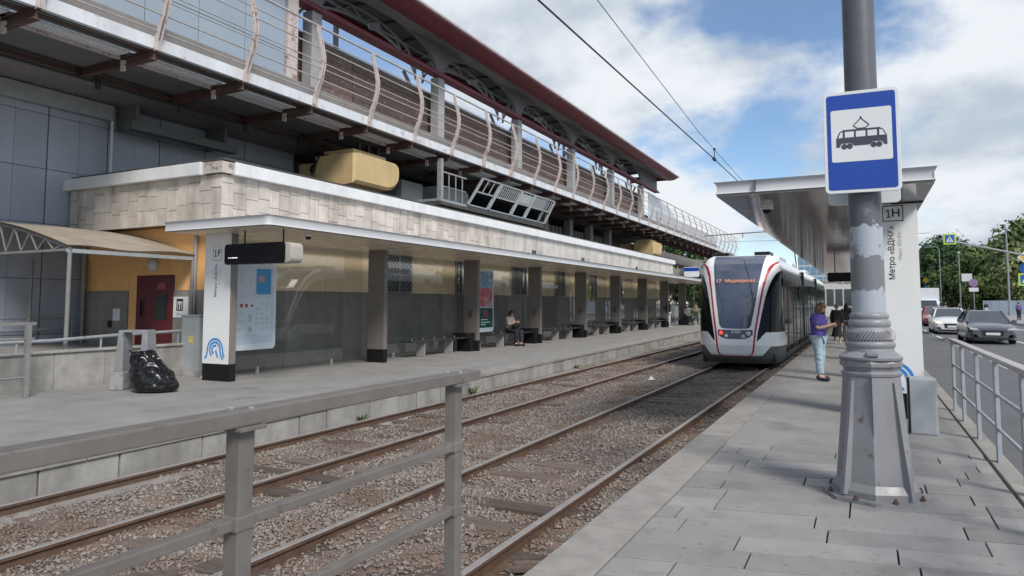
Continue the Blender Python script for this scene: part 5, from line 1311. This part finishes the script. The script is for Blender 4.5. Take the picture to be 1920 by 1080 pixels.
# ================================================================== PEOPLE
skin_m = mat('skin', (.48, .30, .22), .55, var=.06, vs=20); lip_m = mat('lip', (.34, .12, .11), .5)
hair_br = mat('brown hair', (.13, .075, .045), .5, var=.25, vs=30, stretch=(6, 6, 1)); hair_bk = mat('black hair', (.018, .014, .012), .45, var=.2)
eye_m = mat('eye', (.02, .018, .016), .3)
def skin_mesh(name, V, E, root, mats, sub=2):
    names = list(V); me = bpy.data.meshes.new(name)
    me.from_pydata([V[n][0] for n in names], [(names.index(a), names.index(b)) for a, b in E], [])
    o = bpy.data.objects.new('tmp', me); COL.objects.link(o)
    md = o.modifiers.new('s', 'SKIN'); md.use_smooth_shade = True; sm = o.modifiers.new('d', 'SUBSURF'); sm.levels = sub; sm.render_levels = sub
    sv = me.skin_vertices[0].data
    for i, n in enumerate(names):
        r = V[n][1]; sv[i].radius = r if isinstance(r, tuple) else (r, r); sv[i].use_root = (n == root)
    dg = bpy.context.evaluated_depsgraph_get(); dg.update()
    out = bpy.data.meshes.new_from_object(o.evaluated_get(dg)); bpy.data.objects.remove(o); bpy.data.meshes.remove(me)
    out.name = name; out.materials.clear()
    for m in mats: out.materials.append(m)
    return out
def crumple(me, amp, seed):
    """cloth folds: push the surface in and out along its normals"""
    for v in me.vertices:
        p = v.co; q = Vector((p.x * 7 + seed, p.y * 7, p.z * 13 + p.x * 9))
        v.co = p + v.normal * amp * (mnoise.noise(q) + .6 * mnoise.noise(q * 2.1) - .1)
    me.update(); return me
def head_mesh(b, c, fwd, up, s=1.0):
    """face with brow, nose, mouth, ears added to builder b (material 0 skin, 1 eye, 2 lip)"""
    c = Vector(c); f = Vector(fwd).normalized(); u = Vector(up); u = (u - f * u.dot(f)).normalized(); rgt = f.cross(u)
    P = lambda x, y, z: c + (rgt * x + f * y + u * z) * s
    rows = []; n = 20
    for i in range(13):
        th = -pi / 2 + pi * i / 12; row = []
        for k in range(n):
            a = 2 * pi * k / n; x, y, z = cos(a) * cos(th), sin(a) * cos(th), sin(th)
            jaw = 1 - .22 * max(0, -z); X = .074 * x * jaw; Y = .094 * y * (1 - .10 * max(0, -z) * (y < 0)) + (.012 if y > .6 and z < -.3 else 0); Z = .118 * z
            if y > .93 and -.35 < z < .15: Y += .018 * (1 - abs(z + .12) * 3)
            row.append(P(X, Y, Z))
        rows.append(row)
    b.cur = 0; b.grid(rows, True)
    b.tube([P(0, .088, .012), P(0, .108, -.022), P(0, .096, -.034)], [.007, .014, .010], 7)
    for sx in (-1, 1):
        b.tube([P(sx * .072, -.008, .02), P(sx * .083, -.014, .0), P(sx * .074, -.006, -.028)], [.012, .016, .008], 7)
    b.cur = 1
    for sx in (-1, 1): b.tube([P(sx * .018, .086, .006), P(sx * .042, .078, .006)], .008, 6)
    b.cur = 2; b.tube([P(-.022, .086, -.058), P(0, .092, -.058), P(.022, .086, -.058)], .0065, 6); b.cur = 0
    return P
def hand(b, w, d, n, curl=.5, s=1.0):
    """palm, four curled fingers and a side thumb; w wrist, d along hand, n palm normal"""
    w = Vector(w); d = Vector(d).normalized(); n = Vector(n); n = (n - d * n.dot(d)).normalized(); t = d.cross(n)
    b.tube([w - d * .02, w + d * .03, w + d * .085 * s], [.022, .030, .034], 8)
    for k, L in enumerate((.060, .075, .080, .068)):
        o = w + d * .08 * s + t * (k - 1.5) * .018; p1 = o + d * L * .5 + n * curl * .012; p2 = p1 + (d * (1 - curl) + n * curl).normalized() * L * .32; p3 = p2 + (d * (1 - 1.6 * curl) + n * 1.4 * curl).normalized() * L * .28
        b.tube([o, p1, p2, p3], [.010, .0095, .009, .007], 6)
    o = w + d * .03 - t * .028; b.tube([o, o - t * .022 + d * .025 + n * .008, o - t * .022 + d * .05 + n * .02], [.012, .011, .008], 6)
def person(label, loc, rz, J, top, bottom, shoes, hair, hairlen=.25, sleeve='long', toprad=1.0, legrad=1.0, skirt=None, head_dir=(0, -1, -.15), H=1.7, name='person', hands=True, group=None, bare_leg=False):
    t = thing(name, label, 'person', loc, rz, group); t.scale = (H / 1.7,) * 3
    D = dict(pelvis=(0, 0, .93), waist=(0, .0, 1.06), chest=(0, 0, 1.26), neck=(0, 0, 1.44), head=(0, -.02, 1.575),
             sL=(.165, 0, 1.375), eL=(.20, .03, 1.10), wL=(.20, -.06, .86), sR=(-.165, 0, 1.375), eR=(-.20, .03, 1.10), wR=(-.20, -.06, .86),
             hL=(.085, 0, .90), kL=(.095, -.015, .49), aL=(.10, .02, .085), tL=(.11, -.13, .04), hR=(-.085, 0, .90), kR=(-.095, -.015, .49), aR=(-.10, .02, .085), tR=(-.11, -.13, .04))
    D.update(J); Vc = {k: Vector(v) for k, v in D.items()}
    R = dict(pelvis=(.13, .10), waist=(.115, .09), chest=(.135, .10), neck=.052, sL=.062, eL=.042, wL=.030, sR=.062, eR=.042, wR=.030, hL=.085, kL=.058, aL=.040, tL=.036, hR=.085, kR=.058, aR=.040, tR=.036)
    up = (Vc['head'] - Vc['neck']).normalized()
    V = {k: (Vc[k], R[k]) for k in R}; V['skull'] = (Vc['head'] - up * .03, .055)
    E = [('pelvis', 'waist'), ('waist', 'chest'), ('chest', 'neck'), ('neck', 'skull'), ('chest', 'sL'), ('sL', 'eL'), ('eL', 'wL'), ('chest', 'sR'), ('sR', 'eR'), ('eR', 'wR'), ('pelvis', 'hL'), ('hL', 'kL'), ('kL', 'aL'), ('aL', 'tL'), ('pelvis', 'hR'), ('hR', 'kR'), ('kR', 'aR'), ('aR', 'tR')]
    me = skin_mesh('body', V, E, 'pelvis', [skin_m, eye_m, lip_m])
    b = MB(); hd = Vector(head_dir)
    P = head_mesh(b, Vc['head'], hd, up)
    if hands:
        for s in 'LR':
            d = (Vc['w' + s] - Vc['e' + s]).normalized(); hand(b, Vc['w' + s], d, Vector((-1 if s == 'L' else 1, 0, .2)), .5)
    hm_ = b.mesh('head', [skin_m, eye_m, lip_m], 60)
    bmx = bmesh.new(); bmx.from_mesh(me); bmx.from_mesh(hm_); bmx.to_mesh(me); bmx.free(); bpy.data.meshes.remove(hm_)
    put('body', me, t)
    # top
    k = toprad; V = {'pelvis': (Vc['pelvis'] - (Vc['waist'] - Vc['pelvis']) * .25, (.165 * k, .13 * k)), 'waist': (Vc['waist'], (.155 * k, .125 * k)), 'chest': (Vc['chest'], (.165 * k, .125 * k)), 'neck': (Vc['neck'] - up * .035, .07)}
    E = [('pelvis', 'waist'), ('waist', 'chest'), ('chest', 'neck')]
    for s in 'LR':
        V['s' + s] = (Vc['s' + s], .085 * k); e = Vc['e' + s]; sh_ = Vc['s' + s]
        if sleeve == 'long': V['e' + s] = (e, .062 * k); V['w' + s] = (Vc['w' + s] - (Vc['w' + s] - e) * .08, .046 * k); E += [('chest', 's' + s), ('s' + s, 'e' + s), ('e' + s, 'w' + s)]
        else: V['e' + s] = (sh_ + (e - sh_) * .85, .085 * k); E += [('chest', 's' + s), ('s' + s, 'e' + s)]
    put('top', crumple(skin_mesh('top', V, E, 'pelvis', [top], 3 if hands else 2), .016, len(label)), t)
    # trousers or skirt
    if skirt:
        rows = []; L = skirt; c0 = Vc['pelvis']
        for i in range(9):
            z = c0.z + .10 - L * i / 8; rr = .15 + .055 * (i / 8) + .02 * sin(i); rows.append([(c0.x + (rr + .012 * sin(5 * a)) * cos(a), c0.y + (rr * .8 + .012 * cos(6 * a)) * sin(a), z) for a in [2 * pi * q / 24 for q in range(24)]])
        put('skirt', MB().grid(rows, True).mesh('skirt', bottom, 60), t)
    else:
        k = legrad; V = {'pelvis': (Vc['pelvis'] + Vector((0, 0, .05)), (.15, .12))}; E = []
        for s in 'LR': V['h' + s] = (Vc['h' + s], .105 * k); V['k' + s] = (Vc['k' + s], .082 * k); V['a' + s] = (Vc['a' + s] + (Vc['k' + s] - Vc['a' + s]) * (.5 if bare_leg else .06), .068 * k); E += [('pelvis', 'h' + s), ('h' + s, 'k' + s), ('k' + s, 'a' + s)]
        put('trousers', crumple(skin_mesh('trousers', V, E, 'pelvis', [bottom], 3 if hands else 2), .014, len(label) + 3.3), t)
    for s in 'LR':
        b = MB(); a = Vc['a' + s]; tt = Vc['t' + s]; f = (tt - a); f.z = 0; f.normalize(); base = Vector((a.x, a.y, tt.z))
        b.tube([base - f * .07 + Vector((0, 0, .0)), base - f * .03 + Vector((0, 0, .012)), base + f * .06 + Vector((0, 0, .006)), base + f * .16, base + f * .205 - Vector((0, 0, .004))], [.030, .043, .045, .040, .022], 10)
        put('shoe', b.mesh('shoe', shoes, 60), t)
    # hair
    b = MB(); rows = []; n = 22; f = hd.normalized(); u = (up - f * up.dot(f)).normalized(); rr = f.cross(u); rnd_ = random.Random(len(label))
    for i in range(11):
        th = pi / 2 - (pi * .62) * i / 10; row = []
        for q in range(n):
            a = 2 * pi * q / n; x, y = cos(a), sin(a)
            low = max(th, .22 if y > .45 else (-.15 if abs(x) > .8 and y > -.2 else -9)); X, Y, Z = .086 * x * cos(low), .106 * y * cos(low) - .008, .128 * sin(low)
            row.append(Vc['head'] + rr * X + f * Y + u * Z + Vector((rnd_.uniform(-1, 1), rnd_.uniform(-1, 1), 0)) * .004 + (rr * x + f * y * .6) * .012 * mnoise.noise(Vector((a * 2.2, i * .8, len(label)))))
        rows.append(row)
    if hairlen > .05:
        for j in range(1, 7):
            row = []
            for q in range(n):
                a = 2 * pi * q / n; x, y = cos(a), sin(a); p = rows[10][q]
                if y > .35: row.append(p); continue
                row.append(p + Vector((0, 0, -1)) * hairlen * j / 6 + (rr * x * .02 - f * .01) * sin(j) - f * .012 * j * .3 + rr * (.008 * sin(q * 2.1 + j)) + (rr * x - f * .4) * .03 * mnoise.noise(Vector((q * .9, j * .7, 2.0))))
            rows.append(row)
    put('hair', b.grid(rows, True).mesh('hair', hair, 60), t)
    return t
purple = mat('purple cotton', (.085, .065, .30), .85, var=.12, vs=8, bump=.3, bs=14); jeans = mat('pale denim', (.30, .40, .46), .85, var=.15, vs=6, bump=.3, bs=16)
blackc = mat('black cloth', (.012, .012, .013), .85, var=.2); cream = mat('cream jacket', (.52, .43, .37), .85, var=.1, vs=8, bump=.3, bs=14); navy = mat('navy trousers', (.018, .018, .028), .85); whitec = mat('white cloth', (.58, .58, .60), .85); darkshoe = mat('dark shoe', (.02, .022, .03), .6); greyc = mat('grey cloth', (.15, .15, .17), .85); beige = mat('beige coat', (.30, .25, .17), .85); olive = mat('olive trousers', (.05, .055, .045), .85)
p = person('woman in a purple T-shirt and pale jeans reading her phone beside the tram', (-.90, 16.35, .002), radians(72),
       dict(head=(0, -.075, 1.565), neck=(0, -.02, 1.435), eL=(.20, -.06, 1.12), wL=(.075, -.29, 1.17), eR=(-.20, -.06, 1.12), wR=(-.06, -.31, 1.20), kL=(.125, .0, .49), kR=(-.12, -.05, .49), aL=(.145, .05, .085), aR=(-.14, -.07, .085), tR=(-.16, -.22, .04), tL=(.165, -.10, .04)),
       purple, jeans, darkshoe, hair_br, .30, 'short', 1.22, 1.16, head_dir=(0, -1, -.55), H=1.68)
# the phone she holds
ph = MB().box(-.038, .038, -.006, .006, -.075, .075).build('phone', black_m, bevel=.006); ph.location = (-.90 + .40 * sin(radians(72)) * .99, 16.35 - .40 * cos(radians(72)), 1.25); ph.rotation_euler = (radians(-52), 0, radians(72)); tag(ph, 'black phone in the hands of the woman in purple', 'phone')
person('seated woman in a cream jacket and dark trousers with a bag on her lap', (-12.30, 24.1, .0), radians(80),
       dict(pelvis=(0, .02, .60), waist=(0, .02, .74), chest=(0, -.01, .95), neck=(0, -.03, 1.12), head=(0, -.085, 1.25), sL=(.16, -.01, 1.06), sR=(-.16, -.01, 1.06), eL=(.20, -.10, .82), eR=(-.20, -.10, .82), wL=(.08, -.32, .88), wR=(-.07, -.33, .90),
            hL=(.09, -.04, .585), hR=(-.09, -.04, .585), kL=(.10, -.47, .56), kR=(-.10, -.44, .56), aL=(.11, -.44, .085), aR=(-.10, -.36, .085), tL=(.12, -.58, .04), tR=(-.11, -.50, .04)),
       cream, navy, darkshoe, hair_bk, .06, 'long', 1.08, 1.1, head_dir=(0, -1, -.45), H=1.7)
bg2 = MB().tube([(-.17, 0, .0), (-.10, .0, .06), (.10, 0, .06), (.17, 0, 0)], [.06, .115, .115, .06], 12).build('handbag', blackc, smooth=60); bg2.location = (-12.02, 24.06, .735); bg2.rotation_euler = (0, 0, radians(80)); tag(bg2, 'dark handbag on the lap of the seated woman', 'bag')
person('person in a black jacket, white hood and pale trousers standing by the far columns', (-12.0, 47.4, 0), radians(75), dict(eL=(.19, .03, 1.1), wL=(.18, -.08, .88), head=(0, -.04, 1.57)), blackc, whitec, mat('white shoe', (.6, .6, .6), .6), hair_bk, .02, 'long', 1.2, 1.0, head_dir=(0, -1, -.35), H=1.82, hands=False)
person('seated person in grey with dark trousers at the far end of the left shelter', (-11.9, 52.2, 0), radians(60), dict(pelvis=(0, .02, .60), waist=(0, .02, .74), chest=(0, -.01, .95), neck=(0, -.03, 1.12), head=(0, -.06, 1.25), sL=(.16, -.01, 1.06), sR=(-.16, -.01, 1.06), eL=(.20, -.10, .82), eR=(-.20, -.10, .82), wL=(.08, -.32, .78), wR=(-.07, -.33, .78), hL=(.09, -.04, .585), hR=(-.09, -.04, .585), kL=(.10, -.47, .56), kR=(-.10, -.44, .56), aL=(.11, -.44, .085), aR=(-.10, -.40, .085), tL=(.12, -.58, .04), tR=(-.11, -.54, .04)), greyc, blackc, darkshoe, hair_bk, .02, 'long', 1.05, 1.1, H=1.75, hands=False)
st2 = thing('stool', 'low dark seat block under the far seated person', 'seat', (-11.95, 52.2, 0)); MB().box(-.3, .25, -.3, .3, 0, .48).build('seat', black_m, st2, bevel=.02)
person('person in a beige top and dark trousers walking beyond the left shelter', (-11.75, 54.9, 0), radians(70), dict(kL=(.095, -.12, .50), aL=(.10, -.14, .085), tL=(.11, -.29, .04), kR=(-.095, .02, .49), aR=(-.10, .20, .10), tR=(-.11, .06, .04)), beige, olive, darkshoe, hair_bk, .02, 'long', 1.1, 1.05, H=1.78, hands=False)
person('woman in a black dress seen from behind further along the right platform', (-1.0, 31.0, .002), radians(175), dict(), blackc, blackc, mat('pale shoe', (.4, .38, .36), .6), mat('fair hair', (.20, .13, .08), .5, var=.2), .05, 'long', 1.25, 1, skirt=.72, H=1.62)
person('dark haired person in dark clothes behind the woman in the black dress', (-.70, 33.4, .002), radians(170), dict(), mat('dark brown cloth', (.05, .035, .03), .85), greyc, darkshoe, hair_bk, .25, 'long', 1.15, 1, H=1.64, hands=False)
person('person in grey near the pole side of the right platform', (-.45, 38.0, .002), radians(20), dict(), greyc, navy, darkshoe, hair_bk, .05, 'long', 1.15, 1, H=1.70, hands=False)
person('person in a white top on the far pavement', (15.6, 150, 0), radians(10), dict(), whitec, navy, darkshoe, hair_bk, .02, 'long', 1.3, 1.2, H=1.8, hands=False)
person('person in dark top and white trousers by the grey hoarding', (15.4, 118, 0), radians(0), dict(), navy, whitec, darkshoe, hair_bk, .02, 'long', 1.2, 1.1, H=1.75, hands=False)
person('person in a violet coat at the right edge of the road', (13.3, 82, 0), radians(200), dict(), mat('violet coat', (.12, .08, .24), .85), navy, darkshoe, hair_bk, .02, 'long', 1.2, 1.1, H=1.75, hands=False)

# ================================================================== TREES AND FAR BACKGROUND
def leaf_mat(name, col):
    m = bpy.data.materials.new(name); m.use_nodes = True
    N = m.node_tree.nodes; L = m.node_tree.links; b = N['Principled BSDF']; b.inputs['Roughness'].default_value = .6; b.inputs['Specular IOR Level'].default_value = .25
    geo = N.new('ShaderNodeNewGeometry'); n = N.new('ShaderNodeTexNoise'); n.inputs['Scale'].default_value = .5; n.inputs['Detail'].default_value = 3; L.new(geo.outputs['Position'], n.inputs['Vector'])
    a = N.new('ShaderNodeMath'); a.operation = 'MULTIPLY_ADD'; a.inputs[1].default_value = .55; L.new(geo.outputs['Random Per Island'], a.inputs[0]); L.new(n.outputs['Fac'], a.inputs[2])
    r = N.new('ShaderNodeMapRange'); r.inputs['From Min'].default_value = .35; r.inputs['From Max'].default_value = 1.15; L.new(a.outputs[0], r.inputs['Value'])
    mx = N.new('ShaderNodeMix'); mx.data_type = 'RGBA'; mx.inputs['A'].default_value = (*[c * .55 for c in col], 1); mx.inputs['B'].default_value = (*[min(1, c * 1.5) for c in col], 1); L.new(r.outputs[0], mx.inputs['Factor'])
    L.new(mx.outputs['Result'], b.inputs['Base Color']); return m
bark_m = mat('bark', (.07, .055, .042), .9, var=.3, vs=6)
leafA = leaf_mat('leaf dark green', (.055, .098, .036)); leafB = leaf_mat('leaf olive', (.115, .16, .05)); leafC = leaf_mat('leaf mid green', (.092, .142, .045)); leafD = leaf_mat('leaf pale olive', (.20, .225, .09))
def crown_mesh(name, h, w, nclump, nleaf, ls, seed, m, z0=.22):
    r = random.Random(seed); vs = []; fs = []
    clumps = []
    for k in range(nclump):
        while True:
            p = Vector((r.uniform(-1, 1), r.uniform(-1, 1), r.uniform(-1, 1)))
            if .25 < p.length < 1: break
        zz = (p.z + 1) / 2; rad = w * (.55 + .55 * sin(pi * min(1, zz * .95 + .08)) ** .8)
        clumps.append((Vector((p.x * rad, p.y * rad, h * (z0 + (1 - z0) * zz * .95))), r.uniform(.10, .19) * h))
    per = nleaf // nclump
    for c, cr in clumps:
        for _ in range(per):
            d = Vector((r.gauss(0, 1), r.gauss(0, 1), r.gauss(0, .75))).normalized() * cr * r.random() ** .35
            p = c + d; n = (d.normalized() + Vector((r.uniform(-.7, .7), r.uniform(-.7, .7), r.uniform(-.2, 1)))).normalized()
            a = n.orthogonal().normalized(); a = Matrix.Rotation(r.uniform(0, 6.28), 3, n) @ a; q = n.cross(a); s = ls * r.uniform(.6, 1.3); o = len(vs)
            vs += [tuple(p - a * s), tuple(p + q * s * .55), tuple(p + a * s), tuple(p - q * s * .55)]; fs.append((o, o + 1, o + 2, o + 3))
    me = bpy.data.meshes.new(name); me.from_pydata(vs, [], fs); me.materials.append(m); return me
def trunk_mesh(h, w, seed):
    r = random.Random(seed); b = MB(); b.tube([(0, 0, 0), (.05, 0, h * .2), (-.05, .05, h * .45), (0, 0, h * .8)], [h * .022, h * .017, h * .012, h * .004], 8)
    for k in range(7):
        a = r.uniform(0, 6.28); z = h * r.uniform(.22, .6); b.tube([(0, 0, z), (w * .4 * cos(a), w * .4 * sin(a), z + h * .12), (w * .8 * cos(a), w * .8 * sin(a), z + h * .26)], [h * .009, h * .006, h * .002], 6)
    return b.mesh('trunk', bark_m, 60)
VAR = []
for i, (m, h, w, z0) in enumerate(((leafA, 15, 5.0, .16), (leafB, 12, 4.6, .10), (leafC, 13.5, 4.6, .12), (leafD, 12.5, 4.4, .08), (leafB, 10.5, 4.4, .06))):
    VAR.append((crown_mesh('crown', h, w, 52, 7800, .40, 30 + i, m, z0), trunk_mesh(h, w, 60 + i)))
def tree(x, y, v, s, label, rz=0.0, group='trees beyond the road'):
    t = thing('tree', label, 'tree', (x, y, -.01), rz, group); t.scale = (s * 1.05, s * 1.05, s * 1.12); put('trunk', VAR[v][1], t); put('crown', VAR[v][0], t); return t
TR = [(15.5, 235, 0, 1.12, 'dark green tree directly above the white van'), (20.5, 222, 0, 1.28, 'tall dark green tree, highest of the left group beyond the road'), (26, 226, 2, 1.05, 'mid green tree right of the tall dark one'),
      (18.2, 182, 4, .95, 'low olive tree between the two slim lamp posts'), (22.5, 176, 1, 1.02, 'olive tree behind the white road plate'), (26.5, 168, 1, 1.06, 'olive tree above the left end of the hoarding'), (30, 186, 2, 1.18, 'mid green tree behind the olive row'),
      (25.0, 140, 3, .90, 'pale olive tree with flowering clumps by the pale lamp post'), (28.5, 150, 2, 1.22, 'tall mid green tree at right rising above its neighbours'), (23.5, 128, 3, .82, 'pale olive tree nearest the right edge'), (33, 160, 0, 1.15, 'dark green tree at the far right'), (29, 132, 1, 1.12, 'olive tree cut by the right edge of the view'),
      (36, 240, 0, 1.2, 'dark tree deep behind the right row'), (11, 300, 0, 1.0, 'most distant dark tree at the end of the road'), (17, 285, 2, 1.0, 'distant mid green tree at the end of the road'), (19.5, 150, 4, .62, 'small olive bush shaped tree behind the hoarding'), (22, 200, 0, 1.0, 'dark tree filling the gap behind the road plate')]
for i, (x, y, v, s, lab) in enumerate(TR): tree(x, y, v, s, lab, i * 1.37)
for i, (x, y, v, s, lab) in enumerate(((-19.5, 96, 2, .55, 'green tree behind the far end of the left shelter'), (-24, 104, 0, .75, 'dark green tree under the far end of the walkway'), (-16.2, 100, 2, .42, 'green tree half hidden by the tram at left'), (-28, 98, 2, .7, 'green tree at the far left behind the pier'))): tree(x, y, v, s, lab, i * 2.1, 'trees behind the left platform')
# hedge strip and railing behind the left platform
hb2 = crown_mesh('hedge', 1.3, 4.6, 30, 3000, .22, 77, leafC, .0); o = put('hedge', hb2, None, (-14.5, 82, -.1)); tag(o, 'low green hedge beyond the end of the left platform', 'hedge')
t = thing('platform_railing', 'pale railing at the far end of the left platform', 'railing', (-12.5, 66, 0)); b = MB()
for k in range(9): b.tube([(-4 + k * .9, 0, -.5), (-4 + k * .9, 0, 1.1)], .03, 6)
b.tube([(-4, 0, 1.1), (3.2, 0, 1.1)], .035, 6).tube([(-4, 0, .6), (3.2, 0, .6)], .02, 6); b.build('rails', lightgrey_m, t)
t = thing('stop_post', 'pale post with blue and white plate beyond the left shelter', 'sign', (-12.2, 56.5, -.0)); MB().tube([(0, 0, 0), (0, 0, 4.6)], .05, 8).build('post', lightgrey_m, t); MB().box(-.75, .45, -.05, .0, 3.75, 4.55).build('plate', signwhite_m, t); MB().box(-.75, .45, -.056, -.051, 4.2, 4.5).build('blue_strip', signblue_m, t)
t = thing('footbridge', 'pale concrete footbridge parapet behind the left shelter end', 'bridge', (-20, 92, 0)); MB().box(-8, 7.5, 0, 1.2, 5.3, 6.2).build('deck', edge_m, t); b = MB()
for k in range(16): b.box(-8 + k, -7.9 + k, .05, .15, 6.2, 7.2)
b.box(-8, 7.5, .04, .16, 7.15, 7.25); b.build('railing', lightgrey_m, t); MB().box(-6.5, -5.5, .1, 1.1, -.6, 5.3).build('pillar', edge_m, t); MB().box(5.6, 6.6, .1, 1.1, -.6, 5.3).build('pillar', edge_m, t)
# far buildings seen between tram and right canopy
def building(name, label, x0, x1, y, h, wall, glassm, nx, nz):
    t = thing(name, label, 'building', ((x0 + x1) / 2, y, -.6)); part(MB().box(x0, x1, y, y + 18, -.6, h), 'wall', wall, t)
    for i in range(nx):
        for j in range(nz):
            a = x0 + (x1 - x0) * (i + .1) / nx; c = x0 + (x1 - x0) * (i + .9) / nx; z0 = .8 + (h - 1.5) * (j + .1) / nz; z1 = .8 + (h - 1.5) * (j + .85) / nz
            part(MB().box(a, c, y - .08, y + .1, z0, z1), 'window', glassm, t)
    part(MB().box(x0 - .2, x1 + .2, y - .2, y + 18.2, h, h + .4), 'roof', stcol_m, t)
bluef = mat('blue facade glass', (.16, .27, .38), .12, .3, var=.1); 
building('glass_building', 'blue glazed office block far beyond the tram', -13.5, -5.5, 175, 13.5, mat('facade pale', (.40, .46, .52), .5), bluef, 6, 5)
building('kiosk_block', 'low pale building at the far end of the right platform', -7.0, 1.0, 128, 5.2, mat('pale render', (.55, .53, .50), .8), MATS['dark window glass'], 6, 1)
